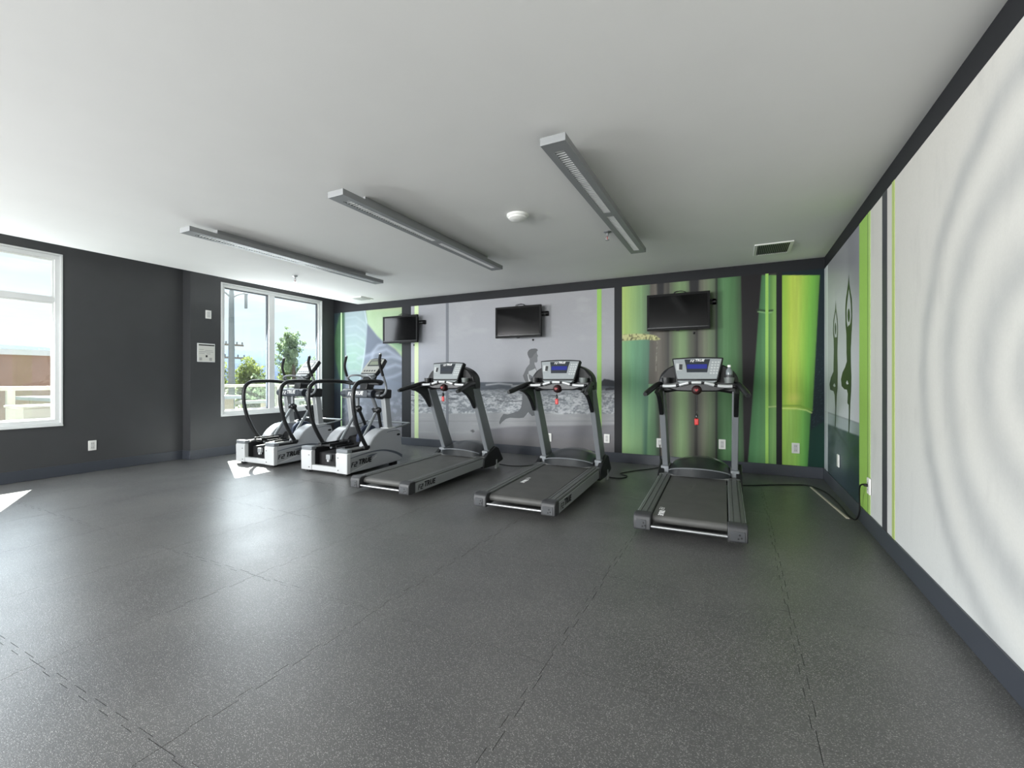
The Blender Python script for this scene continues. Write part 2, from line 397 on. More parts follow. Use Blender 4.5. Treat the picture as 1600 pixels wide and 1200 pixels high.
# ------------------------------------------------------------------ murals (flat prints on the walls)
def print_mat(name, rough=0.45):
    m = bpy.data.materials.new(name); m.use_nodes = True; t = m.node_tree; p = t.nodes['Principled BSDF']
    a = t.nodes.new('ShaderNodeVertexColor'); a.layer_name = 'print'
    g = t.nodes.new('ShaderNodeNewGeometry'); n = t.nodes.new('ShaderNodeTexNoise'); n.inputs['Scale'].default_value = 90; t.links.new(g.outputs['Position'], n.inputs['Vector'])
    r = t.nodes.new('ShaderNodeMapRange'); r.inputs['To Min'].default_value = 0.95; r.inputs['To Max'].default_value = 1.05; t.links.new(n.outputs['Fac'], r.inputs['Value'])
    x = t.nodes.new('ShaderNodeVectorMath'); x.operation = 'SCALE'; t.links.new(a.outputs['Color'], x.inputs[0]); t.links.new(r.outputs[0], x.inputs['Scale'])
    t.links.new(x.outputs[0], p.inputs['Base Color']); p.inputs['Roughness'].default_value = rough; p.inputs['Specular IOR Level'].default_value = 0.2
    return m
M_print = print_mat('mural_print')

def project(X, Y, Z):
    a = X*math.cos(TH)+Y*math.sin(TH); b = -X*math.sin(TH)+Y*math.cos(TH)
    return 800+FPX*a/b, HY-FPX*(Z-CAMH)/b

def vnoise(x, y, seed=0):
    """smooth value noise"""
    g = np.random.default_rng(seed).random((64, 64))
    xi = np.floor(x).astype(int); yi = np.floor(y).astype(int); fx = x-xi; fy = y-yi
    fx = fx*fx*(3-2*fx); fy = fy*fy*(3-2*fy)
    s = lambda i, j: g[i % 64, j % 64]
    return (s(xi, yi)*(1-fx)+s(xi+1, yi)*fx)*(1-fy)+(s(xi, yi+1)*(1-fx)+s(xi+1, yi+1)*fx)*fy
def fbm(x, y, seed=0, o=4):
    v = 0; a = 0.5; t = 0
    for k in range(o): v = v+a*vnoise(x*2**k, y*2**k, seed+k); t += a; a *= 0.5
    return v/t
class Canvas:
    """a grid of points on a wall, with the print's colour at each"""
    def __init__(s, axis, const, a0, a1, z0, z1, step):
        s.na = max(2, int((a1-a0)/step)+1); s.nz = max(2, int((z1-z0)/step)+1)
        A, Z = np.meshgrid(np.linspace(a0, a1, s.na), np.linspace(z0, z1, s.nz)); s.A = A; s.Z = Z; s.axis = axis; s.const = const
        s.px, s.py = project(A, np.full_like(A, const), Z) if axis == 'y' else project(np.full_like(A, const), A, Z)
        s.c = np.zeros(A.shape+(3,))
    def fill(s, col): s.c[:] = col
    def blend(s, m, col): m = np.clip(m, 0, 1)[..., None]; s.c = s.c*(1-m)+np.asarray(col, float)*m
    def poly(s, pts, soft=0.8):
        """soft mask of a polygon given in photograph pixels"""
        x, y = s.px, s.py; ins = np.zeros(x.shape, bool); d = np.full(x.shape, 1e9); n = len(pts)
        for i in range(n):
            x0, y0 = pts[i]; x1, y1 = pts[(i+1) % n]
            if y0 != y1:
                c = ((y0 > y) != (y1 > y)) & (x < (x1-x0)*(y-y0)/(y1-y0)+x0); ins ^= c
            dx, dy = x1-x0, y1-y0; t = np.clip(((x-x0)*dx+(y-y0)*dy)/(dx*dx+dy*dy+1e-9), 0, 1)
            d = np.minimum(d, np.hypot(x-x0-t*dx, y-y0-t*dy))
        sd = np.where(ins, d, -d); return np.clip(sd/(2*soft)+0.5, 0, 1)
    def line(s, pts, w):
        d = np.full(s.px.shape, 1e9)
        for (x0, y0), (x1, y1) in zip(pts[:-1], pts[1:]):
            dx, dy = x1-x0, y1-y0; t = np.clip(((s.px-x0)*dx+(s.py-y0)*dy)/(dx*dx+dy*dy+1e-9), 0, 1)
            d = np.minimum(d, np.hypot(s.px-x0-t*dx, s.py-y0-t*dy))
        return np.clip(1-d/w, 0, 1)
    def build(s, name, parent, off=0.003, m=None):
        A, Z = s.A.ravel(), s.Z.ravel(); k = np.full(A.shape, s.const-off)
        V = np.stack([A, k, Z], 1) if s.axis == 'y' else np.stack([k, A, Z], 1)
        me = bpy.data.meshes.new(name); nf = (s.na-1)*(s.nz-1)
        i = (np.arange(s.nz-1)[:, None]*s.na+np.arange(s.na-1)[None, :]).ravel()
        F = np.stack([i, i+1, i+1+s.na, i+s.na], 1)
        if s.axis == 'x': F = F[:, ::-1]
        me.vertices.add(len(V)); me.vertices.foreach_set('co', V.ravel())
        me.loops.add(nf*4); me.loops.foreach_set('vertex_index', F.ravel().astype(np.int32))
        me.polygons.add(nf); me.polygons.foreach_set('loop_start', np.arange(0, nf*4, 4, dtype=np.int32)); me.polygons.foreach_set('loop_total', np.full(nf, 4, np.int32))
        me.update(); me.validate()
        c = np.clip(s.c.reshape(-1, 3)/255, 0, 1); c = np.where(c <= 0.04045, c/12.92, ((c+0.055)/1.055)**2.4)
        at = me.color_attributes.new('print', 'FLOAT_COLOR', 'POINT'); at.data.foreach_set('color', np.concatenate([c, np.ones((len(c), 1))], 1).ravel())
        me.materials.append(m or M_print)
        o = bpy.data.objects.new(name, me); COL.objects.link(o); o.parent = parent; return o

MZ0, MZ1 = 0.139, 2.538
def ink(name, c, rough=0.45): return mat(name, c, rough, spec=0.35, noise=0.03, nscale=50)
def stripe_y(parent, x0, x1, m, z0=MZ0, z1=MZ1, name='stripe'): return bx(name, m, parent, x0, x1, YB-0.006, YB-0.0031, z0, z1)
def stripe_x(parent, y0, y1, m, z0=0.133, z1=2.53, name='stripe'): return bx(name, m, parent, XR-0.006, XR-0.0031, y0, y1, z0, z1)
BRI = 1.10                                              # prints are a little lighter than they read in the dim room

# --- leaf mural
leaf = tag(empty('wall_mural', (-6.4, YB, MZ0)), 'pale green leaf photo mural beside the window wall', 'mural')
c = Canvas('y', YB, -7.295, -5.548, MZ0, MZ1, 0.011)
c.fill((132, 142, 162)); px, py = c.px, c.py
c.blend((py-590)/90, (138, 138, 142))
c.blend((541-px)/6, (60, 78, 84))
leafpoly = [(538, 484), (569, 480), (575, 508), (574, 530), (569, 560), (562, 600), (548, 606), (542, 570), (540, 530)]
m_ = c.poly(leafpoly, 1.5); c.blend(m_, (168, 186, 190)); c.blend(m_*np.clip((py-515)/40, 0, 1)*np.clip((575-py)/12+1, 0, 1)*0.8, (166, 202, 180)); c.blend(m_*fbm(px/7, py/5, 6)*0.35, (140, 166, 174))
for k in range(7): c.blend(c.line([(541, 497+k*14), (556, 495+k*14), (568, 503+k*14), (573, 510+k*14)], 2.6)*0.28*m_, (196, 216, 222))
c.blend(c.line([(569, 480), (574, 508), (573, 530), (568, 562), (561, 602)], 1.6)*0.8, (205, 220, 230))
c.blend(c.poly([(574, 506), (590, 527), (604, 540), (584, 552), (571, 556)], 1.5), (104, 114, 132))
gp = [(571, 480), (630, 474), (630, 562), (612, 545), (590, 525), (575, 506)]
m_ = c.poly(gp, 1.2); c.blend(m_, (176, 204, 160)); c.blend(m_*fbm(px/9, py/14, 3)*0.6, (200, 220, 184)); c.blend(m_*np.clip((488-py)/8, 0, 1)*0.6, (205, 214, 168))
m_ = c.poly([(580, 566), (583, 548), (592, 538), (604, 536), (618, 546), (630, 560), (630, 600), (600, 590)], 1.5); c.blend(m_, (128, 136, 152))
for ln in ([(580, 572), (583, 550), (591, 540), (600, 538)], [(584, 552), (604, 546), (628, 561)], [(596, 560), (612, 557), (628, 562)], [(560, 560), (580, 553)], [(600, 592), (616, 588), (629, 582)], [(604, 575), (618, 570), (628, 573)]):
    c.blend(c.line(ln, 4.5)*0.55, (192, 202, 220))
c.blend(c.poly([(606, 534), (630, 534), (630, 551)], 1.0), (160, 200, 158))
c.blend(np.clip((py-610)/20, 0, 1)*np.clip((fbm(px/6, py/6, 9)-0.45)*3, 0, 1)*np.clip((672-py)/15, 0, 1), (176, 182, 196))
m_ = c.poly([(531, 492), (538, 488), (538, 596), (531, 590), (525, 565), (522, 535), (526, 510)], 1.5); c.blend(m_, (70, 104, 76)); c.blend(m_*fbm(px/4, py/10, 5)*0.7, (92, 134, 96))
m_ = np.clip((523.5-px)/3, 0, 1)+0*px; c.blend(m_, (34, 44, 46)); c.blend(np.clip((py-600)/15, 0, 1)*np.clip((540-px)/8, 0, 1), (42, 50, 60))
c.c *= 0.78; c.build('print_panel', leaf)
stripe_y(leaf, -7.105, -7.075, ink('ink_pale_green', (176, 206, 160)))

# --- beach mural
beach = tag(empty('wall_mural', (-3.4, YB, MZ0)), 'grey beach photo mural with a jogger running along the surf', 'mural')
c = Canvas('y', YB, -5.332, -1.601, MZ0, MZ1, 0.0105); px, py = c.px, c.py
c.fill((186, 187, 193))
c.blend(np.clip((700-px)/60, 0, 1)*0.5, (190, 192, 206))
c.blend(np.clip((520-py)/60, 0, 1)*0.5, (176, 175, 177))
c.blend(np.clip((fbm(px/26, py/12, 21)-0.55)*3.2, 0, 1)*0.35*np.clip((590-py)/30, 0, 1), (206, 206, 208))
c.blend(np.clip((py-560)/40, 0, 1)*0.4, (202, 203, 210))
hz = 596.6
sea = np.clip((py-hz)/1.0, 0, 1); c.blend(sea, (96, 103, 112)); c.blend(sea*np.clip((fbm(px/18, py/1.6, 31)-0.5)*2.5, 0, 1)*0.6, (70, 78, 86))
for y0, x0, x1 in ((600.5, 760, 800), (600.0, 690, 740), (602.5, 800, 850), (601, 900, 930), (604.5, 640, 690)):
    c.blend(c.line([(x0, y0+1), ((x0+x1)/2, y0-1.2), (x1, y0+0.6)], 2.2)*0.9, (212, 214, 218))
edge = 608+3*(fbm(px/14, py*0+3, 41)-0.5)*2
foam = np.clip((py-edge)/2, 0, 1); c.blend(foam, (150, 155, 161))
fn = 0.55*fbm(px/2.6, py/1.5, 51, 3)+0.45*fbm(px/9, py/3.5, 52, 3); c.blend(foam*np.clip((fn-0.40)*5, 0, 1)*np.clip((py-612)/10+0.35, 0, 1), (222, 224, 228))
c.blend(foam*np.clip((0.40-fbm(px/16, py/2.2, 57))*7, 0, 1)*np.clip((634-py)/8, 0, 1), (96, 100, 106))
wet = np.clip((py-(645+4*(fbm(px/22, py*0+1, 61)-0.5)))/2.2, 0, 1); c.blend(wet, (178, 179, 182))
c.blend(wet*np.clip((fbm(px/30, py/2.5, 71)-0.5)*3, 0, 1)*0.5, (198, 198, 200))
c.blend(np.clip(1-np.abs(py-658)/1.6, 0, 1)*0.35, (140, 141, 144))
sl = 668-(px-640)*0.018+np.where(px < 800, (800-px)*0.10, 0)
sand = np.clip((py-sl)/3, 0, 1)*np.clip((px-735)/30, 0, 1); c.blend(sand, (146, 145, 149)); c.blend(sand*fbm(px/30, py/8, 81)*0.6, (122, 121, 130))
c.blend(np.clip((py-676)/14, 0, 1)*0.5, (134, 131, 131))
c.blend(c.poly([(735, 673), (739, 671), (742, 674), (739, 676)], 0.8)*0.8, (90, 90, 92))
c.blend(c.poly([(940, 596), (944, 592), (951, 593), (960, 595), (960, 604), (940, 603)], 0.8), (52, 56, 64))
c.blend(c.poly([(946, 607), (953, 605), (960, 606), (960, 609), (946, 610)], 0.6), (60, 62, 70))
c.blend(c.line([(862, 642), (875, 644)], 2.0)*np.clip((fbm(px/2, py/2, 5)-0.4)*6, 0, 1), (60, 62, 64))
c.c *= 0.85; c.build('print_panel', beach)
stripe_y(beach, -5.251, -5.163, ink('ink_lemon_green', (206, 224, 172)))
stripe_y(beach, -4.562, -4.508, ink('ink_grey', (108, 111, 118)))
stripe_y(beach, -1.858, -1.791, ink('ink_lime', (140, 184, 86)))
def wallpoly_y(parent, name, pts, m, off, holes=()):
    return MB().hole([onY(x, y, YB) for x, y in pts], [[onY(x, y, YB) for x, y in h] for h in holes], 'y', YB-off).build(name, m, parent, smooth=0)
cr = lambda ps: [(770+x/8.889, 535+y/8.889) for x, y in ps]
INK_fig = ink('ink_figure', (92, 95, 98)); INK_fig2 = ink('ink_figure_dark', (72, 74, 77)); INK_fig3 = ink('ink_figure_light', (168, 170, 172))
wallpoly_y(beach, 'runner_figure', cr([(485, 170), (483, 140), (500, 110), (535, 90), (590, 84), (620, 93), (626, 112), (614, 126), (616, 160), (630, 185), (620, 205), (622, 262), (606, 282), (582, 275), (580, 300), (608, 375), (628, 460), (625, 540), (612, 600), (640, 640), (650, 760), (640, 900), (612, 1010),
    (545, 1022), (495, 968), (430, 1045), (360, 1052), (240, 1046), (185, 1062), (130, 1105), (100, 1142), (90, 1112), (110, 1050), (150, 992), (210, 1000), (300, 970), (365, 950), (395, 900), (410, 800), (412, 690), (430, 620), (475, 580), (440, 520), (420, 462), (468, 355), (512, 300), (514, 235), (496, 200)]), INK_fig, 0.0036)
wallpoly_y(beach, 'runner_hair', cr([(483, 160), (487, 130), (505, 105), (535, 90), (590, 84), (620, 93), (626, 112), (608, 124), (590, 150), (575, 165), (560, 190), (540, 215), (510, 215), (494, 195)]), INK_fig2, 0.0042)
wallpoly_y(beach, 'runner_torso_light', cr([(500, 400), (545, 385), (590, 360), (605, 390), (622, 470), (600, 540), (560, 480), (520, 450), (496, 445)]), INK_fig3, 0.0042)
wallpoly_y(beach, 'runner_arm_light', cr([(482, 440), (496, 446), (506, 500), (540, 575), (530, 595), (500, 540)]), ink('ink_arm_light', (196, 197, 199)), 0.0046)

# --- bamboo mural
bam = tag(empty('wall_mural', (-0.3, YB, MZ0)), 'green bamboo stem photo mural behind the treadmills', 'mural')
def culm(c, tl, tr, bl, br, cols, y0=430, y1=730, gain=1.0, seed=0):
    """a printed stem between two slanted edges with colours across its width"""
    px, py = c.px, c.py; t = (py-430)/300.0; xl = tl+(bl-tl)*t; xr = tr+(br-tr)*t
    u = (px-xl)/(xr-xl); m = np.clip(np.minimum(px-xl, xr-px)/1.6+0.5, 0, 1)*np.clip((py-y0)/1.0+0.5, 0, 1)*np.clip((y1-py)/1.0+0.5, 0, 1)
    k = np.linspace(0, 1, len(cols)); C = np.stack([np.interp(np.clip(u, 0, 1), k, [q[i] for q in cols]) for i in range(3)], -1)
    C = C*(0.94+0.12*fbm(px/3, py/60, seed))[..., None]
    mm = m[..., None]; c.c = c.c*(1-mm)+C*mm
c = Canvas('y', YB, -1.489, 0.438, MZ0, MZ1, 0.0085); px, py = c.px, c.py
c.fill((58, 56, 52)); c.blend(np.clip((1050-px)/20, 0, 1), (92, 88, 80))
culm(c, 1044, 1088, 1046, 1088, [(92, 90, 84), (104, 122, 88), (128, 158, 108), (118, 146, 100), (92, 98, 82), (70, 68, 62)], seed=2)
culm(c, 1018, 1046, 1026, 1044, [(96, 90, 82), (112, 106, 96), (92, 88, 80), (66, 64, 60)], seed=4)
culm(c, 1090, 1120, 1090, 1118, [(84, 82, 76), (120, 124, 104), (112, 132, 98), (84, 96, 78)], seed=6)
c.blend(c.line([(1089, 430), (1087, 730)], 3.0)*0.8*np.clip((py-540)/30, 0.3, 1), (44, 44, 42)); c.blend(c.line([(1120, 430), (1121, 730)], 3.5)*0.9, (34, 42, 36))
culm(c, 1121, 1158, 1121, 1164, [(62, 96, 62), (92, 140, 90), (84, 132, 82), (76, 116, 74), (62, 84, 60)], seed=8)
culm(c, 1005, 1028, 1006, 1031, [(92, 140, 104), (112, 158, 112), (98, 138, 100), (60, 72, 60)], y0=600, seed=10)
culm(c, 960, 1016, 965, 1012, [(150, 186, 92), (172, 200, 104), (152, 188, 112), (128, 166, 110), (90, 112, 88)], y1=528, seed=12)
culm(c, 960, 1018, 965, 1010, [(128, 172, 108), (122, 172, 114), (104, 160, 118), (92, 146, 112), (78, 118, 96)], y0=528, seed=14)
c.blend(np.clip((py-600)/90, 0, 1)*np.clip((1008-px)/6, 0, 1)*0.55, (160, 192, 126))
nodep = [(972, 523), (990, 521.5), (1010, 522), (1024, 524), (1032, 530), (1025, 532), (1008, 530.5), (985, 532), (972, 533)]
m_ = c.poly(nodep, 0.8); c.blend(m_, (196, 196, 132)); c.blend(m_*np.clip((fbm(px/2.2, py/3, 15)-0.5)*5, 0, 1), (84, 84, 50))
c.blend(c.line([(1027, 534), (1026, 548), (1025, 580)], 1.4)*np.clip((fbm(px/3, py/3, 16)-0.35)*4, 0, 1)*0.7, (170, 166, 150))
m_ = c.poly([(1158, 425), (1190, 425), (1180, 560), (1169, 735), (1163, 735), (1160, 560)], 1.0); c.blend(m_, (30, 27, 30))
for x0, x1 in ((1026, 1038), (1077, 1092)): c.blend(c.poly([(x0, 430), (x1, 430), (x1-1, 462), (x0+1, 462)], 1.5), (40, 40, 42))
culm(c, 1190, 1216, 1168, 1216, [(66, 118, 72), (84, 140, 88), (98, 154, 94), (86, 140, 78), (110, 166, 84)], seed=18)
culm(c, 1203, 1217, 1200, 1217, [(98, 150, 76), (134, 184, 92), (126, 178, 92)], y1=637, seed=20); culm(c, 1204, 1217, 1198, 1217, [(92, 146, 80), (130, 180, 100), (118, 170, 96)], y0=637, seed=22)
c.blend(c.line([(1183, 484), (1198, 486), (1207, 485)], 2.2), (38, 66, 40)); c.blend(c.line([(1184, 487), (1198, 489), (1206, 488)], 1.6), (146, 190, 130))
c.blend(c.line([(1199, 636), (1214, 635)], 1.8), (190, 216, 140))
g_ = c.c.mean(-1, keepdims=True); c.c = (g_+(c.c-g_)*0.88)*0.97; c.build('print_panel', bam)
c = Canvas('y', YB, 0.500, XR-0.002, MZ0, MZ1, 0.0085); px, py = c.px, c.py
c.fill((20, 34, 40)); c.blend(np.clip((fbm(px/1.5, py/1.5, 77)-0.62)*6, 0, 1)*np.clip((py-520)/40, 0, 1)*0.5, (60, 84, 92)); c.blend(c.poly([(1266, 672), (1292, 655), (1292, 740), (1262, 740)], 2), (14, 48, 40))
culm(c, 1215, 1281, 1215, 1265, [(112, 160, 66), (150, 188, 74), (176, 196, 82), (172, 192, 84), (140, 182, 76), (112, 170, 72), (86, 132, 62)], y1=643, seed=24)
culm(c, 1213, 1279, 1213, 1262, [(122, 168, 74), (146, 186, 84), (152, 192, 96), (142, 188, 88), (112, 172, 84), (70, 124, 62)], y0=640, seed=26)
c.blend(c.line([(1222, 634), (1250, 634), (1268, 641)], 2.6)*0.8, (120, 158, 62)); c.blend(c.line([(1222, 638), (1245, 638.5), (1260, 641), (1268, 645)], 1.7), (206, 222, 140))
c.blend(np.clip(1-np.abs(px-1240)/16, 0, 1)*np.clip(1-np.abs(py-622)/10, 0, 1)*0.5, (214, 206, 116))
g_ = 0; c.c *= 1.06; c.build('print_panel', bam)
stripe_y(bam, 0.318, 0.352, ink('ink_bright_green', (156, 204, 98)))

# --- yoga mural on the right wall
yoga = tag(empty('wall_mural', (XR, 5.6, 0.133)), 'misty photo mural of two yoga silhouettes with raised arms', 'mural')
c = Canvas('x', XR, 4.776, YB-0.004, 0.133, 2.53, 0.0085); px, py = c.px, c.py
c.fill((168, 170, 174)); c.blend(np.clip((470-py)/60, 0, 1)*0.75, (112, 112, 116)); c.blend(np.clip((px-1322)/24, 0, 1)*np.clip((520-py)/80, 0, 1)*0.8, (88, 90, 96))
c.blend(np.clip((py-520)/60, 0, 1)*0.7, (190, 194, 198)); c.blend(np.clip((px-1328)/14, 0, 1)*0.35, (156, 152, 164))
hzl = 642.7+(px-1289)*0.353; c.blend(np.clip((py-hzl)/1.2, 0, 1), (152, 160, 164)); c.blend(np.clip(1-np.abs(py-hzl)/1.3, 0, 1)*0.8, (88, 94, 98))
c.blend(np.clip((py-hzl)/1.2, 0, 1)*np.clip((px-1325)/14, 0, 1)*0.6, (100, 112, 110))
gl = 659+(px-1289)*0.40; gm = np.clip((py-gl)/3, 0, 1); c.blend(gm, (84, 94, 98)); c.blend(gm*np.clip((px-1314)/22, 0, 1), (34, 58, 44)); c.blend(gm*np.clip((fbm(px/6, py/9, 91)-0.42)*3, 0, 1)*0.6, (56, 68, 76))
c.blend(c.line([(1305, 668), (1322, 694), (1345, 735)], 3)*0.5, (48, 58, 60)); c.blend(np.clip((py-725)/20, 0, 1)*gm*0.7, (38, 50, 58))
c.blend(np.clip((1294.5-px)/1.2, 0, 1)*0.8, (182, 186, 190)); c.blend(np.clip(1-np.abs(px-1293)/0.8, 0, 1)*0.8, (224, 228, 230))
c.c *= BRI; c.build('print_panel', yoga)
A = lambda ps: [(1285+x/7.5, 400+y/7.5) for x, y in ps]; B = lambda ps: [(1285+x/7.5, 550+y/7.5) for x, y in ps]
def wallpoly_x(parent, name, pts, m, off, holes=()):
    return MB().hole([onX(x, y, XR) for x, y in pts], [[onX(x, y, XR) for x, y in h] for h in holes], 'x', XR-off).build(name, m, parent, smooth=0)
INK_y1 = ink('ink_sage_black', (62, 72, 64)); INK_y2 = ink('ink_forest_black', (38, 56, 34))
fig2 = A([(313, 215), (305, 330), (280, 500), (273, 620), (276, 800), (285, 920), (288, 1080)])+B([(287, 0), (292, 110), (272, 175), (240, 240), (222, 320), (230, 400), (262, 436), (292, 442), (303, 490), (298, 600), (314, 622), (314, 720), (309, 952), (319, 952), (327, 820), (333, 600), (342, 470), (346, 300), (340, 120), (338, 0)])+A([(340, 1060), (346, 930), (353, 800), (355, 620), (350, 500), (322, 330)])
wallpoly_x(yoga, 'yoga_figure', fig2, INK_y2, 0.0036, [A([(315, 385), (296, 540), (288, 640), (290, 760), (300, 835), (312, 812), (322, 812), (334, 780), (342, 700), (338, 580), (332, 500)]), B([(296, 330), (282, 362), (292, 380), (312, 376)])])
wallpoly_x(yoga, 'yoga_head', A([(314+14*math.cos(a*PI/8), 695+80*math.sin(a*PI/8)) for a in range(16)]), INK_y2, 0.0036)
fig1 = A([(160, 520), (155, 620), (132, 760), (128, 880), (136, 985), (138, 1090)])+B([(138, 0), (134, 230), (104, 300), (86, 380), (96, 442), (134, 460), (148, 505), (156, 650), (150, 872), (160, 872), (167, 650), (174, 500), (182, 430), (184, 250), (180, 0)])+A([(181, 1090), (184, 985), (188, 880), (184, 745), (166, 620)])
wallpoly_x(yoga, 'yoga_figure', fig1, INK_y1, 0.0036, [A([(160, 650), (142, 770), (138, 880), (150, 960), (160, 950), (172, 955), (178, 880), (175, 760)]), B([(146, 365), (130, 392), (142, 410), (160, 402)])])
wallpoly_x(yoga, 'yoga_head', A([(158+9*math.cos(a*PI/8), 850+70*math.sin(a*PI/8)) for a in range(16)]), INK_y1, 0.0036)

# --- sand ripple mural on the right wall
rip = tag(empty('wall_mural', (XR, 1.5, 0.133)), 'white raked sand ripple mural with lime and charcoal stripes', 'mural')
c = Canvas('x', XR, YF+0.3, 4.776, 0.133, 2.53, 0.02); A_, Z_ = c.A, c.Z
c.fill((205, 204, 199)); c.blend(np.clip((Z_-1.3)/1.2, 0, 1)*0.6*np.clip((A_-1.5)/1.5, 0, 1), (196, 193, 186)); c.blend(np.clip((1.0-Z_)/0.9, 0, 1)*0.6, (212, 217, 217))
wob = (fbm(A_*2.2, Z_*2.2, 101)-0.5)*0.10; R_ = np.hypot(A_-2.12, (Z_-1.22)*1.03)+wob
for r0, w, k in ((1.18, 0.075, 0.52), (0.84, 0.09, 0.48), (0.47, 0.09, 0.46), (0.2, 0.07, 0.4)):
    g = np.exp(-((R_-r0)/w)**2); streak = 0.6+0.8*fbm(A_*26, Z_*9, 103)*fbm(A_*5, Z_*5, 105); c.blend(g*k*streak, (146, 149, 151)); c.blend(np.exp(-((R_-r0+0.17)/0.06)**2)*0.35, (214, 213, 207))
c.blend(np.clip((fbm(A_*14, Z_*4, 107)-0.62)*4, 0, 1)*0.12, (150, 150, 150))
c.c *= 1.0; c.build('print_panel', rip)
stripe_x(rip, 4.503, 4.776, ink('ink_lime_wide', (150, 192, 92))); stripe_x(rip, 4.488, 4.503, ink('ink_deep_green', (70, 104, 44))); stripe_x(rip, 4.426, 4.488, ink('ink_lime_soft', (168, 200, 118)))
stripe_x(rip, 3.985, 4.096, ink('ink_charcoal', (62, 64, 68))); stripe_x(rip, 3.815, 3.868, ink('ink_olive_lime', (172, 190, 116)))

for mu in (leaf, beach, bam, yoga, rip):                 # their pieces were laid out in room coordinates
    for ch in mu.children: ch.location = -mu.location

# ------------------------------------------------------------------ outside
M_deck = mat('deck_concrete', (176, 172, 164), 0.9, noise=0.06, nscale=4, bump=0.2, bscale=60)
M_railw = mat('railing_white', (214, 212, 206), 0.5)
M_ground = mat('street_ground', (120, 120, 108), 0.95, noise=0.2, nscale=0.4)
M_stucco = mat('stucco_brown', (142, 118, 108), 0.9, noise=0.05, nscale=1.5)
M_coping = mat('coping_grey', (196, 200, 204), 0.7)
M_beige = mat('stucco_beige', (204, 184, 160), 0.9, noise=0.04, nscale=2)
M_hill = mat('hill_blue', (92, 106, 128), 1.0, spec=0.0, noise=0.08, nscale=0.02)
M_pole = mat('pole_grey', (112, 118, 120), 0.6)
M_wood = mat('pole_wood', (120, 112, 104), 0.9)
M_bark = mat('bark', (82, 70, 58), 0.95, noise=0.2, nscale=8)
M_cabw = mat('cabinet_white', (220, 216, 208), 0.5)
def leaf_mat(name, col):
    m = bpy.data.materials.new(name); m.use_nodes = True; t = m.node_tree; t.nodes.clear()
    o = t.nodes.new('ShaderNodeOutputMaterial'); d = t.nodes.new('ShaderNodeBsdfDiffuse'); r = t.nodes.new('ShaderNodeBsdfTranslucent'); x = t.nodes.new('ShaderNodeMixShader'); x.inputs[0].default_value = 0.4
    g = t.nodes.new('ShaderNodeNewGeometry'); n = t.nodes.new('ShaderNodeTexNoise'); n.inputs['Scale'].default_value = 1.6; t.links.new(g.outputs['Position'], n.inputs['Vector'])
    k = t.nodes.new('ShaderNodeValToRGB'); k.color_ramp.elements[0].position = 0.35; k.color_ramp.elements[1].position = 0.7
    c = lin(col); k.color_ramp.elements[0].color = (*[v*0.6 for v in c], 1); k.color_ramp.elements[1].color = (*[min(1, v*1.3) for v in c], 1)
    t.links.new(n.outputs['Fac'], k.inputs[0])
    for s in (d, r): t.links.new(k.outputs[0], s.inputs[0])
    t.links.new(d.outputs[0], x.inputs[1]); t.links.new(r.outputs[0], x.inputs[2]); t.links.new(x.outputs[0], o.inputs[0]); return m
M_leaf1 = leaf_mat('foliage_cool', (138, 158, 126)); M_leaf2 = leaf_mat('foliage_warm', (128, 142, 84))

GZ = -3.6
structure(MB().box(-420, -10.2, -300, 420, GZ-0.3, GZ).build('street_ground', M_ground, smooth=0))
structure(MB().box(-9.9, XO, YF-3, YS, -0.35, -0.05).box(-9.9, XM-0.14, YS, 12, -0.35, -0.05).build('balcony_deck', M_deck, smooth=0))
structure(MB().box(-8.38, XO, YF-1, YS, 2.93, 3.1).box(-8.18, XM-0.14, YS, 9, 2.93, 3.1).build('roof_eave', M_white, smooth=0))  # unseen overhang, its depth chosen to cut off the sun patch indoors
# distant hills
hv = []; n = 60
for i in range(n+1):
    a = math.radians(72+120*i/n); R = 380
    h = 16+9*vnoise(np.array(i*0.21), np.array(0.3), 201)+5*vnoise(np.array(i*0.6), np.array(1.3), 203)
    hv.append((R*math.cos(a), R*math.sin(a), float(h)))
mb = MB()
for i in range(n):
    (x0, y0, h0), (x1, y1, h1) = hv[i], hv[i+1]
    mb.add([(x0*0.9, y0*0.9, GZ), (x1*0.9, y1*0.9, GZ), (x1, y1, h1), (x0, y0, h0), (x1*1.15, y1*1.15, GZ), (x0*1.15, y0*1.15, GZ)], [(0, 1, 2, 3), (3, 2, 4, 5)])
structure(mb.build('hills', M_hill, smooth=89, weld=True))
# balcony railing
rl = tag(empty('balcony_railing', (-9.45, 4, -0.05)), 'white balcony railing outside the windows', 'railing')
def P(name, m, par, *d, bevel=0.0):
    o = bx(name, m, par, *d, bevel=bevel); o.location = -par.location; return o
P('top_rail', M_railw, rl, -9.50, -9.40, YF-2.5, 11.5, 1.04, 1.10, bevel=0.008)
P('bottom_rail', M_railw, rl, -9.48, -9.42, YF-2.5, 11.5, 0.06, 0.11)
yy = YF-2.2
while yy < 11.4:
    P('post', M_railw, rl, -9.49, -9.41, yy, yy+0.08, -0.05, 1.04); yy += 1.42
M_rglass = bpy.data.materials.new('railing_glass'); M_rglass.use_nodes = True
t_ = M_rglass.node_tree; t_.nodes.clear(); o_ = t_.nodes.new('ShaderNodeOutputMaterial'); a_ = t_.nodes.new('ShaderNodeBsdfTransparent'); d_ = t_.nodes.new('ShaderNodeBsdfDiffuse'); x_ = t_.nodes.new('ShaderNodeMixShader')
a_.inputs[0].default_value = (0.9, 0.93, 0.92, 1); d_.inputs[0].default_value = (0.7, 0.72, 0.72, 1); x_.inputs[0].default_value = 0.12
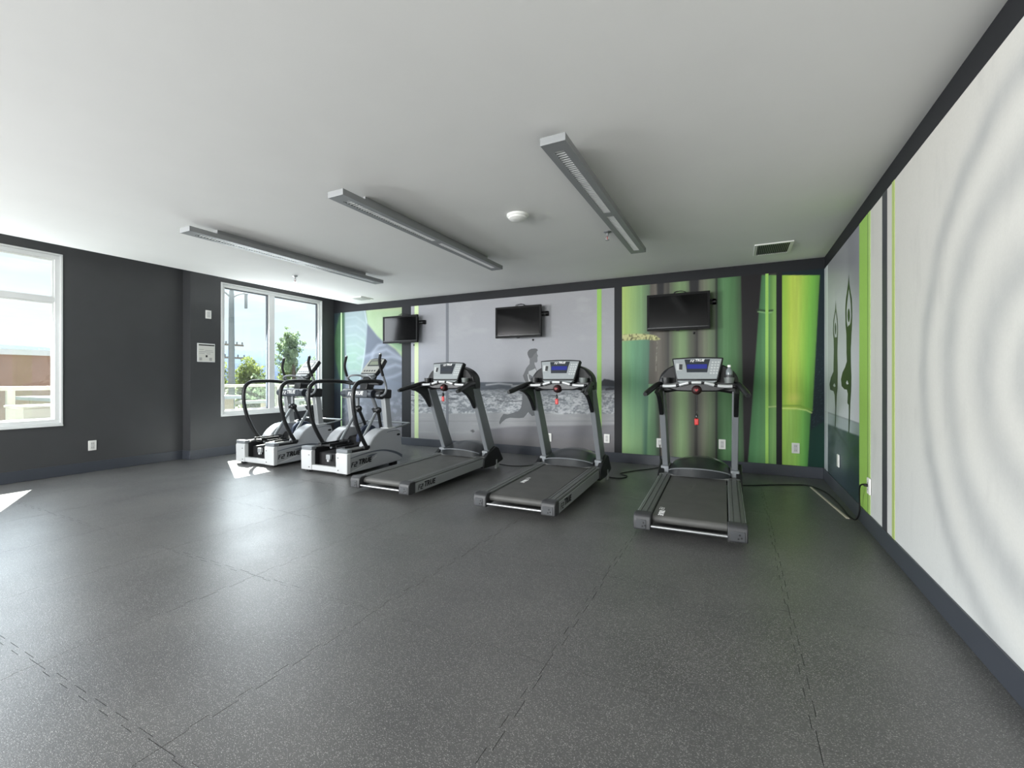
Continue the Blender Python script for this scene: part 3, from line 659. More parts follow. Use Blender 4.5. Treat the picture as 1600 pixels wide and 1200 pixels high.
t_.links.new(a_.outputs[0], x_.inputs[1]); t_.links.new(d_.outputs[0], x_.inputs[2]); t_.links.new(x_.outputs[0], o_.inputs[0])
yy = YF-2.2
while yy+1.42 < 11.4:
    P('pane', M_rglass, rl, -9.454, -9.446, yy+0.08, yy+1.42, 0.11, 1.04); yy += 1.42
# white equipment cabinets on the deck
def cabinet(loc, w, d, h, label, lines):
    t = tag(empty('equipment_cabinet', loc), label, 'cabinet', 'white cabinets on the balcony')
    bx('body', M_cabw, t, -d/2, d/2, -w/2, w/2, 0.03, h, bevel=0.012); bx('lid', M_cabw, t, -d/2-0.015, d/2+0.015, -w/2-0.015, w/2+0.015, h, h+0.03, bevel=0.008)
    bx('plinth', M_gasket, t, -d/2+0.02, d/2-0.02, -w/2+0.02, w/2-0.02, 0, 0.03)
    for k in range(lines): bx('vent_slot', M_gasket, t, d/2, d/2+0.004, -w*0.05-0.12+0.04*k, w*0.05+0.12-0.03*k, h-0.16-0.035*k, h-0.145-0.035*k)
cabinet((-8.85, 2.62, -0.05), 0.34, 0.6, 0.86, 'white equipment cabinet on the balcony with three front slots', 3)
cabinet((-8.85, 3.00, -0.05), 0.34, 0.6, 0.86, 'white equipment cabinet on the balcony with two front slots', 2)
# neighbouring building
nb = tag(empty('neighbour_building', (-36, -4, GZ)), 'flat-roofed brown stucco building across the street', 'building')
for nm, m, d in (('wall', M_stucco, (-42, -30, -26, 9.6, GZ, 2.35)), ('parapet_coping', M_coping, (-42.2, -29.8, -26.2, 9.75, 2.35, 2.62))): P(nm, m, nb, *d)
nb2 = tag(empty('low_house', (-21, 10.5, GZ)), 'low beige house with white columns below the street lamp', 'building')
P('wall', M_beige, nb2, -24.5, -18.5, 7.2, 11.4, GZ, 0.42); P('roof_slab', M_coping, nb2, -24.8, -18.2, 6.9, 11.6, 0.42, 0.55)
for k in range(3): P('column', M_railw, nb2, -18.4, -18.0, 12.5+1.3*k, 12.8+1.3*k, GZ, 0.2)
P('beam', M_railw, nb2, -18.4, -18.0, 11.4, 15.4, 0.2, 0.32)
# street lamp with two arms
sl = tag(empty('street_lamp', (-26, 15.9, GZ)), 'tall grey street lamp with two curved arms', 'street lamp')
MB().tube([(0, 0, 0), (0, 0, 6.5), (0, 0, 9.7), (0, 0, 10.2)], [0.17, 0.16, 0.13, 0.06], 12).build('pole', M_pole, sl)
for s, dz in ((-1, 0.0), (1, 0.05)):
    a = MB().tube(smoothpath([(0, 0, 9.45), (0, s*0.3, 9.7), (0, s*0.65, 9.86), (0, s*0.95, 9.86)]), 0.045, 8).build('arm', M_pole, sl)
    if s > 0: MB().box(-0.07, 0.07, 0.80, 0.90, 9.0, 9.86).build('banner_rod', M_pole, a)
# utility pole with cross-arms
up_ = tag(empty('utility_pole', (-60, 36.7, GZ)), 'distant wooden utility pole with cross-arms', 'utility pole')
MB().tube([(0, 0, 0), (0, 0, 9.6)], [0.2, 0.15], 10).build('pole', M_wood, up_)
for z, hw in ((9.4, 1.6), (7.7, 1.9)):
    a = bx('crossarm', M_wood, up_, -0.08, 0.08, -hw, hw, z-0.12, z+0.12)
    for k in (-0.9, -0.45, 0.45, 0.9): MB().lathe([(0.08, 0), (0.11, 0.2), (0.05, 0.34)], (0, k*hw, z+0.12), n=8).build('insulator', M_pole, a)
# trees
def tree(name, loc, blobs, trunk_h, nleaf, m, label, size=0.16, group='trees outside the windows', spiky=False):
    t = tag(empty(name, loc), label, 'tree', group)
    MB().tube([(0, 0, 0), (0.05, 0.03, trunk_h*0.5), (0, 0, trunk_h)], [0.2, 0.15, 0.05], 8).build('trunk', M_bark, t)
    cs = np.array([b[:3] for b in blobs]); rs = np.array([b[3:] for b in blobs]); w = rs.prod(1); k = rng.choice(len(blobs), nleaf, p=w/w.sum())
    d = rng.normal(size=(nleaf, 3)); d /= np.linalg.norm(d, axis=1)[:, None]; rad = rng.random(nleaf)**(0.45)
    C = cs[k]+d*rad[:, None]*rs[k]
    if spiky: C[:, 2] += np.abs(C[:, 0])*0.12+np.abs(C[:, 1])*0.25
    U = rng.normal(size=(nleaf, 3)); U /= np.linalg.norm(U, axis=1)[:, None]; V_ = np.cross(U, rng.normal(size=(nleaf, 3))); V_ /= np.linalg.norm(V_, axis=1)[:, None]
    s = size*(0.6+0.8*rng.random(nleaf))[:, None]
    Q = np.stack([C-U*s, C-V_*s*0.45, C+U*s, C+V_*s*0.45], 1).reshape(-1, 3)
    me = bpy.data.meshes.new('foliage'); me.from_pydata(Q.tolist(), [], (np.arange(nleaf*4).reshape(-1, 4)).tolist()); me.materials.append(m)
    o = bpy.data.objects.new('foliage', me); COL.objects.link(o); o.parent = t; o['kind'] = 'stuff'
    return t
# tall tree: upright limbs with tufts of leaves along each
bl = []
for k in range(44):
    f = k/44.0; z = 2.4+4.6*f; R_ = 3.3*(1-f**1.15)*(0.65+0.5*random.random())+0.25; a = random.random()*2*PI
    for q in (0.25, 0.45, 0.65, 0.85, 1.0): bl.append((R_*q*math.cos(a), R_*q*math.sin(a), z+q*(0.7+0.5*f)+random.uniform(-.1, .1), 0.34-0.14*q, 0.34-0.14*q, 0.24-0.06*q))
bl += [(0, 0, 7.2+0.22*k, 0.34-0.07*k, 0.34-0.07*k, 0.22) for k in range(5)]
tree('tall_tree', (-26.5, 20.3, GZ), bl, 7.9, 7500, M_leaf1, 'tall tree with upright branches reaching above the hedge', 0.10)
def bush(loc, r, h, n, m, label): return tree('bush', loc, [(0.6*r*random.uniform(-1, 1), 0.6*r*random.uniform(-1, 1), h*random.uniform(0.3, 0.82), 0.6*r, 0.6*r, 0.3*h) for _ in range(9)], h*0.5, n, m, label, 0.15)
for y, r, h, lb in ((18.6, 1.25, 6.5, 'yellow-green bush growing right behind the street lamp pole'), (21.7, 1.25, 6.1, 'low yellow-green bush between the street lamp and the tall tree'),
                    (24.8, 1.25, 6.4, 'yellow-green bush directly behind the tall tree'), (27.9, 1.25, 6.3, 'yellow-green bush past the tall tree, behind the trainer consoles')):
    bush((-32.5, y, GZ), r, h, 5200, M_leaf2, lb)
bush((-46, 1.6, GZ), 1.6, 6.9, 2600, M_leaf1, 'small dark treetop above the brown building, cut by the window edge')
bush((-46, 9.3, GZ), 2.2, 6.7, 3600, M_leaf1, 'wide green treetop above the roof corner of the brown building')

# ------------------------------------------------------------------ ceiling fittings
def louver_mesh(x0, x1, y0, y1, z0, z1, n):
    mb = MB()
    for i in range(n):
        y = y0+(y1-y0)*(i+0.5)/n; mb.box(x0, x1, y-0.0045, y+0.0045, z0, z1)
    return mb
def fixture(x, y, label):
    t = tag(empty('ceiling_light', (x, y, H-0.098)), label, 'ceiling light', 'louvred linear ceiling lights')
    Lh, w = 1.27, 0.078
    # housing: shallow tray, open below where the louvres sit
    mb = MB()
    for a, b in ((-Lh, -Lh+0.10), (-0.045, 0.045), (Lh-0.10, Lh)): mb.box(-w, w, a, b, 0, 0.046)
    for s in (-1, 1):
        mb.box(min(s*w, s*0.030), max(s*w, s*0.030), -Lh+0.10, -0.045, 0, 0.046); mb.box(min(s*w, s*0.030), max(s*w, s*0.030), 0.045, Lh-0.10, 0, 0.046)
    mb.build('housing', M_fix, t)
    bx('spine', M_fix, t, -0.022, 0.022, -Lh+0.28, Lh-0.28, 0.046, 0.098)
    for a, b in ((-Lh+0.10, -0.045), (0.045, Lh-0.10)):
        bx('reflector', M_inner, t, -0.030, 0.030, a, b, 0.040, 0.046)  # dark colour puts the shade of the louvre gaps into the reflector
        MB().tube([(0, a+0.02, 0.031), (0, b-0.02, 0.031)], 0.007, 10).build('tube_lamp', M_plate, t)
        lv = louver_mesh(-0.030, 0.030, a, b, 0.002, 0.022, 40).build('louver', M_reflect, t, smooth=0); lv['kind'] = 'stuff'
    for s in (-1, 1): bx('end_plate', M_fix, t, -w-0.002, w+0.002, s*Lh-0.004, s*Lh+0.004, -0.001, 0.047, bevel=0.002)
    return t
fixture(-0.962, 3.72, 'grey linear louvred ceiling light beside the chrome sprinkler')
fixture(-2.70, 3.70, 'grey linear louvred ceiling light beside the round smoke detector')
fixture(-4.605, 3.655, 'grey linear louvred ceiling light parallel to the window wall')
sd = tag(empty('smoke_detector', (-1.76, 3.63, H)), 'round white smoke detector on the ceiling', 'smoke detector')
MB().lathe([(0.098, 0), (0.098, -0.014), (0.09, -0.022)], n=32).build('base_plate', M_plate, sd)
MB().lathe([(0.086, -0.022), (0.082, -0.034), (0.06, -0.046), (0.03, -0.05), (0.001, -0.05)], n=32).build('sensor_cover', M_plate, sd)
def sprinkler(x, y, label):
    t = tag(empty('sprinkler_head', (x, y, H)), label, 'sprinkler')
    MB().lathe([(0.036, 0), (0.036, -0.006), (0.018, -0.016), (0.010, -0.02)], n=20).build('escutcheon', M_chrome, t)
    MB().lathe([(0.011, -0.018), (0.011, -0.045), (0.006, -0.05)], n=14).build('body', M_chrome, t)
    MB().tube(smoothpath([(-0.008, 0, -0.045), (-0.018, 0, -0.06), (0, 0, -0.082), (0.018, 0, -0.06), (0.008, 0, -0.045)]), 0.003, 6).build('frame_arms', M_chrome, t)
    MB().tube([(0, 0, -0.05), (0, 0, -0.078)], 0.003, 8).build('bulb', M_red, t)
    MB().lathe([(0.004, -0.08), (0.02, -0.083), (0.02, -0.086), (0.001, -0.086)], n=16).build('deflector', M_chrome, t)
sprinkler(-1.158, 4.437, 'chrome sprinkler head next to a linear ceiling light')
sprinkler(-5.623, 4.337, 'small sprinkler head on the ceiling before the two-pane window')
vt = tag(empty('ceiling_vent', (0.355, 5.83, H)), 'white ceiling vent with dark slots near the right wall', 'air vent')
mb = MB(); w_, l_ = 0.185, 0.24
mb.box(-w_, w_, -l_, -l_+0.03, -0.012, 0); mb.box(-w_, w_, l_-0.03, l_, -0.012, 0); mb.box(-w_, -w_+0.03, -l_+0.03, l_-0.03, -0.012, 0); mb.box(w_-0.03, w_, -l_+0.03, l_-0.03, -0.012, 0)
mb.build('frame', M_plate, vt, bevel=0.002); bx('backing', M_blackm, vt, -w_+0.03, w_-0.03, -l_+0.03, l_-0.03, -0.0015, -0.0005)
for k in range(16): 
    x = -w_+0.042+k*0.0187; bx('slat', M_fix, vt, x-0.0025, x+0.0025, -l_+0.03, l_-0.03, -0.011, -0.0015)
v2 = tag(empty('ceiling_diffuser', (-6.09, 6.06, H)), 'flat square ceiling diffuser in the corner by the window', 'air vent')
bx('plate', M_plate, v2, -0.15, 0.15, -0.15, 0.15, -0.012, 0, bevel=0.003); bx('inner_plate', mat('diffuser_grey', (180, 180, 176), 0.6), v2, -0.115, 0.115, -0.115, 0.115, -0.018, -0.012, bevel=0.002)

# ------------------------------------------------------------------ televisions
def tv(xc, label, seed):
    t = tag(empty('television', (xc, YB, 2.108)), label, 'television', 'wall televisions above the cardio machines')
    w, h = 0.397, 0.246; yf = -0.165
    rnd = random.Random(seed)
    f = MB(); ring_ = [(-w, -h), (w, -h), (w, h), (-w, h)]
    f.hole([(-w, -h), (w, -h), (w, h), (-w, h)], [[(-w+0.03, -h+0.045), (w-0.03, -h+0.045), (w-0.03, h-0.03), (-w+0.03, h-0.03)]], 'y', yf-0.012, yf+0.02)
    f.build('bezel', M_tvb, t, bevel=0.003)
    bx('screen', M_tvs, t, -w+0.03, w-0.03, yf-0.006, yf+0.004, -h+0.045, h-0.03)
    MB().prism([(yf+0.02, -h+0.01), (yf+0.05, -h+0.05), (yf+0.065, 0), (yf+0.05, h-0.05), (yf+0.02, h-0.01)], 'x', -w+0.012, w-0.012).build('back_cover', M_blackm, t, bevel=0.006)
    bx('chin_strip', mat('tv_strip', (70, 72, 74), 0.2), t, -w+0.01, w-0.01, yf-0.0135, yf-0.012, -h+0.034, -h+0.040)
    bx('sensor', M_blackm, t, -0.02, 0.02, yf-0.004, yf+0.016, -h-0.012, -h)
    b = MB(); b.box(-0.10, 0.10, yf+0.06, yf+0.075, -0.10, 0.10); b.box(-0.03, 0.03, yf+0.075, -0.02, -0.05, 0.05); b.box(-0.09, 0.09, -0.02, 0, -0.16, 0.16); b.box(0.05, 0.46, -0.06, -0.04, 0.13, 0.155); b.box(0.05, 0.46, -0.06, -0.04, 0.085, 0.105); b.box(0.42, 0.46, -0.06, 0, 0.085, 0.155)
    b.build('wall_mount', M_blackm, t)
    pts = []
    for k in range(40):
        a = k/40*2*PI*3; pts.append((0.02+0.075*math.cos(a)+rnd.uniform(-.008, .008), yf+0.045+0.02*math.sin(a*0.5), h+0.012+0.024*math.sin(a)+rnd.uniform(-.004, .004)))
    MB().tube(smoothpath(pts, 3), 0.0045, 6).build('coiled_cable', M_cord, t)
    MB().tube(smoothpath([(0.08, yf+0.05, h+0.01), (0.2, yf+0.06, h+0.0), (0.28, yf+0.07, h-0.05)], 5), 0.005, 6).build('cable', M_cord, t)
    MB().lathe([(0.012, 0), (0.014, -0.02), (0.004, -0.03)], (0.19, -0.01, -h-0.02), n=10).build('cable_end', M_cord, t)
tv(-0.712, 'black wall television mounted on the bamboo mural', 1)
tv(-3.083, 'black wall television above the jogger on the beach mural', 2)
tv(-5.45, 'black wall television between the leaf and beach murals', 3)

# ------------------------------------------------------------------ outlets, plates, notice
def outlet(name, loc, rz, label, kind='duplex', plug=False, group=None):
    """plate facing local -Y"""
    t = tag(empty(name, loc, rz), label, 'wall outlet' if kind != 'blank' else 'wall plate', group)
    bx('cover_plate', M_plate, t, -0.042, 0.042, -0.012, 0, -0.064, 0.064, bevel=0.004)
    if kind == 'duplex':
        bx('socket_insert', mat('socket_grey', (205, 205, 203), 0.4), t, -0.02, 0.02, -0.0145, -0.012, -0.046, 0.046, bevel=0.002)
        for z in (-0.025, 0.025):
            for x in (-0.008, 0.008): bx('slot', M_slot, t, x-0.0015, x+0.0015, -0.0155, -0.0145, z-0.006, z+0.006)
    else: bx('insert', mat('socket_grey', (205, 205, 203), 0.4), t, -0.025, 0.025, -0.015, -0.012, -0.045, 0.045, bevel=0.003)
    return t
yb = YB-0.0062
outlet('wall_outlet', (-1.709, yb, 0.336), 0, 'white wall outlet on the beach mural next to the charcoal divider', group='outlets along the mural wall')
outlet('wall_outlet', (-0.965, yb, 0.318), 0, 'white wall outlet with a plugged-in cord at the foot of the bamboo mural', group='outlets along the mural wall')
outlet('wall_outlet', (-0.177, yb, 0.35), 0, 'white wall outlet on the dark green bamboo seen between treadmill uprights', group='outlets along the mural wall')
outlet('wall_outlet', (0.643, yb, 0.355), 0, 'white wall outlet on the broad yellow-green bamboo', group='outlets along the mural wall')
outlet('wall_outlet', (-2.62, yb, 0.30), 0, 'white wall outlet low on the beach mural behind the middle treadmill', group='outlets along the mural wall')
outlet('wall_outlet', (XR-0.0062, 5.636, 0.366), -PI/2, 'white wall outlet below the yoga silhouettes', kind='blank')
outlet('wall_outlet', (XR-0.0062, 4.43, 0.36), -PI/2, 'white wall outlet with a black plug on the lime stripe')
outlet('wall_outlet', (XL+0.0, 2.787, 0.343), PI/2, 'white wall outlet low on the charcoal wall below the window edge')
outlet('wall_plate', (XM, 4.11, 2.204), PI/2, 'blank white plate high on the charcoal wall beside the two-pane window', kind='blank')
ns = tag(empty('notice_sign', (XM, 4.077, 1.612), PI/2), 'white framed notice with a black heading beside the two-pane window', 'sign')
bx('frame', M_vinyl, ns, -0.128, 0.128, -0.014, 0, -0.142, 0.142, bevel=0.003)
bx('paper', mat('notice_paper', (214, 214, 208), 0.6), ns, -0.118, 0.118, -0.016, -0.014, -0.132, 0.132)
bx('heading_bar', M_text_k, ns, -0.112, 0.116, -0.0172, -0.016, 0.106, 0.124)
M_grey_ink = mat('notice_grey', (168, 168, 166), 0.7)
for z, a, b in ((0.045, -0.105, -0.04), (0.035, -0.02, 0.09), (0.012, -0.105, 0.1), (-0.012, -0.105, -0.03), (-0.016, 0.0, 0.06)): bx('text_line', M_grey_ink, ns, a, b, -0.0168, -0.016, z-0.004, z+0.004)
bx('symbol', M_text_k, ns, -0.012, 0.014, -0.017, -0.016, -0.07, -0.038)
for x in (-0.085, 0.06): bx('symbol', M_grey_ink, ns, x-0.018, x+0.02, -0.017, -0.016, -0.12, -0.075)

# ------------------------------------------------------------------ treadmills
def make_treadmill():
    """local frame: origin at the rear on the floor, +Y towards the console, +X right"""
    t = empty('treadmill')
    inc = lambda y: 0.022*y                                    # the deck climbs slightly to the front
    W2, RW = 0.39, 0.122
    for s in (-1, 1):
        o_, i_ = s*W2, s*(W2-RW)
        # rail: grooved top, extruded front to back along the slope
        def sect(y):
            z = inc(y); X = lambda d: s*(W2-d)
            return [(X(0.008), y, 0.060+z), (X(0.008), y, 0.148+z), (X(0.014), y, 0.158+z), (X(0.034), y, 0.160+z), (X(0.036), y, 0.155+z), (X(0.040), y, 0.155+z), (X(0.042), y, 0.162+z), (X(0.080), y, 0.162+z), (X(0.082), y, 0.156+z), (X(0.086), y, 0.156+z), (X(0.088), y, 0.161+z), (X(0.112), y, 0.158+z), (X(0.118), y, 0.150+z), (X(0.118), y, 0.060+z)]
        A_, B_ = sect(0.075), sect(1.50); n = len(A_)
        r_ = MB().add(A_+B_, [tuple(range(n)), tuple(range(2*n-1, n-1, -1))]+[(i, (i+1) % n, n+(i+1) % n, n+i) for i in range(n)]).build('side_rail', M_rail, t, smooth=20)
        # outer side panel with the lettering on it
        p = MB().add([(o_-s*0.008, 0.10, 0.046+inc(.1)), (o_, 0.10, 0.046+inc(.1)), (o_, 1.49, 0.046+inc(1.49)), (o_-s*0.008, 1.49, 0.046+inc(1.49)), (o_-s*0.008, 0.10, 0.142+inc(.1)), (o_, 0.10, 0.142+inc(.1)), (o_, 1.49, 0.142+inc(1.49)), (o_-s*0.008, 1.49, 0.142+inc(1.49))],
                     [(0, 3, 2, 1), (4, 5, 6, 7), (0, 1, 5, 4), (1, 2, 6, 5), (2, 3, 7, 6), (3, 0, 4, 7)]).build('side_panel', M_silver, t, bevel=0.002)
        if s > 0: logo(p, M_text_k, 0.075, (o_+0.0008, 0.15, 0.068), (0, 1, 0.022), (0, 0, 1))
        else: logo(p, M_text_k, 0.075, (o_-0.0008, 0.42, 0.072), (0, -1, -0.022), (0, 0, 1))
        # rear end cap with recessed plate
        cx0, cx1 = min(o_, i_), max(o_, i_)
        e = MB().prism([(0.0, 0.05), (0.11, 0.045), (0.11, 0.168), (0.035, 0.168), (0.010, 0.155), (0.0, 0.13)], 'x', cx0-0.004, cx1+0.004).build('end_cap', M_cap, t, bevel=0.008)
        MB().prism([(cx0+0.014, 0.062), (cx1-0.030 if s < 0 else cx1-0.014, 0.062), (cx1-0.030 if s < 0 else cx1-0.014, 0.128), (cx0+0.014, 0.128)], 'y', -0.004, 0.004).build('cap_plate', M_capplate, e, bevel=0.003)
        for dx, dz in ((0.0, 0.105), (0.012, 0.085), (-0.008, 0.078)): MB().lathe([(0.0065, 0), (0.0065, 0.003)], ((cx0+cx1)/2+dx+0.012, -0.006, dz), 'y', 10).build('screw', M_blackm, e)
        # front foot cover and bracket
        MB().prism([(1.47, 0.055), (1.49, 0.17), (1.60, 0.235), (1.80, 0.30), (1.875, 0.272), (2.01, 0.10), (1.99, 0.085), (1.75, 0.045)], 'x', min(s*0.352, s*0.408), max(s*0.352, s*0.408)).build('foot_cover', M_black, t, bevel=0.006)
        MB().lathe([(0.03, 0), (0.03, 0.02)], (s*0.40-0.01, 1.86, 0.032), 'x', 16).build('levelling_foot', M_grip, t)
        bx('foot_bracket', M_grip, t, min(s*0.385, s*0.412), max(s*0.385, s*0.412), 1.80, 1.83, 0.0, 0.12)
        # upright post, leaning back towards the runner
        def post(x0, x1):
            return [(x0, 1.655, 0.235), (x1, 1.655, 0.235), (x1, 1.855, 0.265), (x0, 1.855, 0.265), (x0, 1.268, 1.085), (x1, 1.268, 1.085), (x1, 1.435, 1.085), (x0, 1.435, 1.085)]
        MB().add(post(min(s*0.312, s*0.372), max(s*0.312, s*0.372)), [(0, 3, 2, 1), (4, 5, 6, 7), (0, 1, 5, 4), (1, 2, 6, 5), (2, 3, 7, 6), (3, 0, 4, 7)]).build('upright', M_silver_d, t, bevel=0.008)
        bx('upright_base', M_silver_d, t, min(s*0.30, s*0.385), max(s*0.30, s*0.385), 1.60, 1.86, 0.165, 0.262, bevel=0.01)
        # handlebar and its swept gusset
        hb = smoothpath([(s*0.33, 1.40, 1.150), (s*0.365, 1.22, 1.150), (s*0.40, 1.02, 1.108), (s*0.43, 0.815, 1.062)], 6)
        h = MB().tube(hb, [0.027]*(len(hb)-2)+[0.025, 0.019], 12).build('handlebar', M_black, t, smooth=60)
        g = [(0.93, 1.075), (1.05, 1.055), (1.16, 1.01), (1.25, 0.935), (1.335, 0.83), (1.345, 0.86), (1.30, 1.0), (1.36, 1.12), (1.10, 1.115)]
        MB().prism(g, 'x', min(s*0.325, s*0.368), max(s*0.325, s*0.368)).build('gusset', M_black, h, bevel=0.008)
        # round tray beside the console
        MB().lathe([(0.040, 0), (0.046, 0.05), (0.046, 0.055), (0.040, 0.055), (0.036, 0.01), (0.001, 0.01)], (s*0.285, 1.215, 1.165), n=20).build('cup_holder', M_cup if s > 0 else M_black, t)
    # running belt wrapped over the rear roller
    bw = W2-RW-0.006; zt = 0.150; zb = 0.095
    prof = [(1.52, zt+inc(1.52)), (0.09, zt+inc(.09))]+[(0.09+0.028*math.cos(math.radians(a)), 0.1225+0.0295*math.sin(math.radians(a))) for a in range(90, 271, 15)]+[(0.09, zb), (1.52, zb+inc(1.52))]
    b = MB().prism(prof, 'x', -bw, bw).build('running_belt', M_belt, t, smooth=30)
    lg = logo(b, M_text_w, 0.055, (-bw+0.03, 0.30, zt+0.0016+inc(.30)), (0, -1, -0.022), (1, 0, 0), 'belt_logo')
    MB().tube([(-bw-0.01, 0.022, 0.078), (bw+0.01, 0.022, 0.078)], 0.0115, 12).build('rear_bar', M_chrome, t)
    bx('underframe', M_blackm, t, -bw, bw, 0.30, 1.60, 0.052, 0.088)
    # motor hood with an arched front lip
    nx = 25; V_ = []; F_ = []
    stations = [(0, 0.0), (0.0, 1.0), (0.06, 1.0), (0.22, 1.0), (0.40, 0.92), (0.46, 0.55), (0.46, -0.6)]
    for j, (dy, k) in enumerate(stations):
        for i in range(nx):
            u = -1+2*i/(nx-1); arch = math.sqrt(max(0, 1-u*u*0.96)); x = u*0.298
            base = 0.186; rise = 0.030+0.062*arch
            y = 1.46+dy+(0.10*(1-arch) if j < 3 else 0)
            z = base+0.004 if k == 0 else base+rise*k+(0.085 if j >= 3 else 0.018*(j == 2))*arch
            V_.append((x, y, z if k >= 0 else 0.06))
    for j in range(len(stations)-1):
        for i in range(nx-1): a = j*nx+i; F_.append((a, a+1, a+nx+1, a+nx))
    m_ = len(V_); F_.append(tuple(j*nx for j in range(len(stations)))); F_.append(tuple(j*nx+nx-1 for j in range(len(stations)-1, -1, -1)))
    hd = MB().add(V_, F_).build('motor_hood', M_hood, t, smooth=40)
    MB().tube([(V_[nx+i][0], V_[nx+i][1]-0.002, V_[nx+i][2]+0.002) for i in range(nx)], 0.006, 8).build('hood_lip', M_silver_d, hd)
    bx('hood_base', M_rail, t, -0.39, 0.39, 1.50, 1.66, 0.165, 0.196, bevel=0.01)
    # console head: arched shell behind a tilted panel
    out = [(-0.372, 1.075), (-0.372, 1.15)]+[(0.372*math.cos(math.radians(a)), 1.15+0.235*math.sin(math.radians(a))**0.8 if 0 < a < 180 else 1.15) for a in range(172, 7, -8)]+[(0.372, 1.15), (0.372, 1.075), (0.30, 1.065), (0.18, 1.085), (-0.18, 1.085), (-0.30, 1.065)]
    sh = MB().prism(out, 'y', 1.30, 1.46).build('console_shell', M_black, t, bevel=0.022, smooth=50)
    MB().prism([(x*0.80, 1.15+(z-1.15)*0.86) for x, z in out[1:-5]], 'y', 1.46, 1.53).build('shell_back', M_black, sh, bevel=0.02, smooth=50)
    for s in (-1, 1): MB().prism([(s*0.20, 1.17), (s*0.335, 1.17), (s*0.325, 1.25), (s*0.27, 1.315), (s*0.215, 1.34)], 'y', 1.292, 1.302).build('side_pocket', M_blackm, sh, bevel=0.004)
    # tilted frame for the console panel: local u (right), v (up the face)
    pz0, pz1, py0, py1 = 1.198, 1.405, 1.205, 1.275
    Uv = Vector((0, py1-py0, pz1-pz0)).normalized(); Nv = Vector((0, -Uv.z, Uv.y)); L_ = math.hypot(py1-py0, pz1-pz0)
    def face(poly, d0, d1, name, m, parent, bevel=0.0):
        n = len(poly); vs = []
        for d in (d0, d1):
            for u, v in poly: q = Vector((u, py0, pz0))+Uv*v+Nv*d; vs.append((q.x, q.y, q.z))
        return MB().add(vs, [tuple(range(n)), tuple(range(2*n-1, n-1, -1))]+[(i, (i+1) % n, n+(i+1) % n, n+i) for i in range(n)]).build(name, m, parent, bevel)
    top = lambda w, h, k=9, c=0.012: [(-w+2*w*i/(k-1), h+c*(1-((2*i/(k-1))-1)**2)) for i in range(k)]
    hous = face([(-0.188, -0.012), (0.188, -0.012)]+[(x, y) for x, y in reversed(top(0.236, L_+0.006))], -0.055, 0.010, 'console', M_black, t, 0.008)
    pan = face([(-0.178, 0.004), (0.178, 0.004)]+list(reversed(top(0.222, L_-0.008, c=0.008))), 0.010, 0.014, 'control_panel', M_panel, hous, 0.002)
    face([(-0.092, 0.072), (0.092, 0.072), (0.102, 0.14), (0.118, L_-0.010), (-0.118, L_-0.010), (-0.102, 0.14)], 0.014, 0.0155, 'display_surround', M_panel_d, pan)
    scr = face([(-0.088, 0.080), (0.088, 0.080), (0.092, 0.155), (-0.092, 0.155)], 0.0155, 0.0170, 'screen', M_lcd, pan)
    face([(-0.09, 0.080), (0.09, 0.080), (0.09, 0.108), (-0.09, 0.108)], 0.0165, 0.0176, 'screen_strip', M_panel_d, scr)
    face([(-0.19, 0.095), (-0.135, 0.09), (-0.132, 0.165), (-0.195, 0.168)], 0.014, 0.0165, 'pad_left', M_key, pan, 0.004)
    face([(-0.165, 0.100), (-0.137, 0.097), (-0.134, 0.158), (-0.165, 0.160)], 0.0165, 0.019, 'rocker_key', M_cap, pan, 0.003)
    for r in range(5):
        for q in range(3): face([(0.125+0.026*q+0.004*r-0.009, 0.055+0.028*r), (0.125+0.026*q+0.004*r+0.009, 0.055+0.028*r), (0.125+0.026*q+0.004*r+0.009, 0.070+0.028*r), (0.125+0.026*q+0.004*r-0.009, 0.070+0.028*r)], 0.014, 0.0162, 'key', M_key, pan)
    lp = Vector((-0.064, py0, pz0))+Uv*(L_-0.040)+Nv*0.0168
    logo(pan, M_text_w, 0.033, tuple(lp), (1, 0, 0), tuple(Uv), 'panel_logo')
    face([(-0.15, -0.038), (0.15, -0.038), (0.182, -0.014), (-0.182, -0.014)], -0.03, 0.018, 'reading_ledge', M_panel, hous, 0.004)
    # cross-bar: dark beam under the console with a waved silver grip
    MB().prism([(-0.30, 1.12), (-0.18, 1.085), (-0.05, 1.082), (0.05, 1.082), (0.18, 1.085), (0.30, 1.12), (0.30, 1.145), (0.18, 1.150), (0.08, 1.176), (-0.08, 1.176), (-0.18, 1.150), (-0.30, 1.145)], 'y', 1.175, 1.30).build('cross_beam', M_black, t, bevel=0.012)
    wave = smoothpath([(-0.335, 1.150, 1.137), (-0.26, 1.145, 1.135), (-0.17, 1.14, 1.143), (-0.085, 1.135, 1.166), (0, 1.132, 1.172), (0.085, 1.135, 1.166), (0.17, 1.14, 1.143), (0.26, 1.145, 1.135), (0.335, 1.150, 1.137)], 6)
    cut = [(2, 12), (13, 20), (21, 28), (29, 36), (37, 47)]
    MB().tube(wave, 0.0125, 10).build('grip_core', M_black, t, smooth=60)
    for a, b_ in cut: MB().tube(wave[a:b_], 0.0165, 12).build('sensor_grip', M_grip, t, smooth=60)
    # stop knob
    st = MB().lathe([(0.001, -0.052), (0.03, -0.05), (0.042, -0.03), (0.046, 0), (0.046, 0.03)], (0, 1.175, 1.098), 'y', 20).build('stop_knob', M_dred, t, smooth=60)
    MB().prism([(0, 1.082), (0.018, 1.102), (0.012, 1.113), (0, 1.106), (-0.012, 1.113), (-0.018, 1.102)], 'y', 1.119, 1.126).build('heart_mark', M_heart, st)
    return t
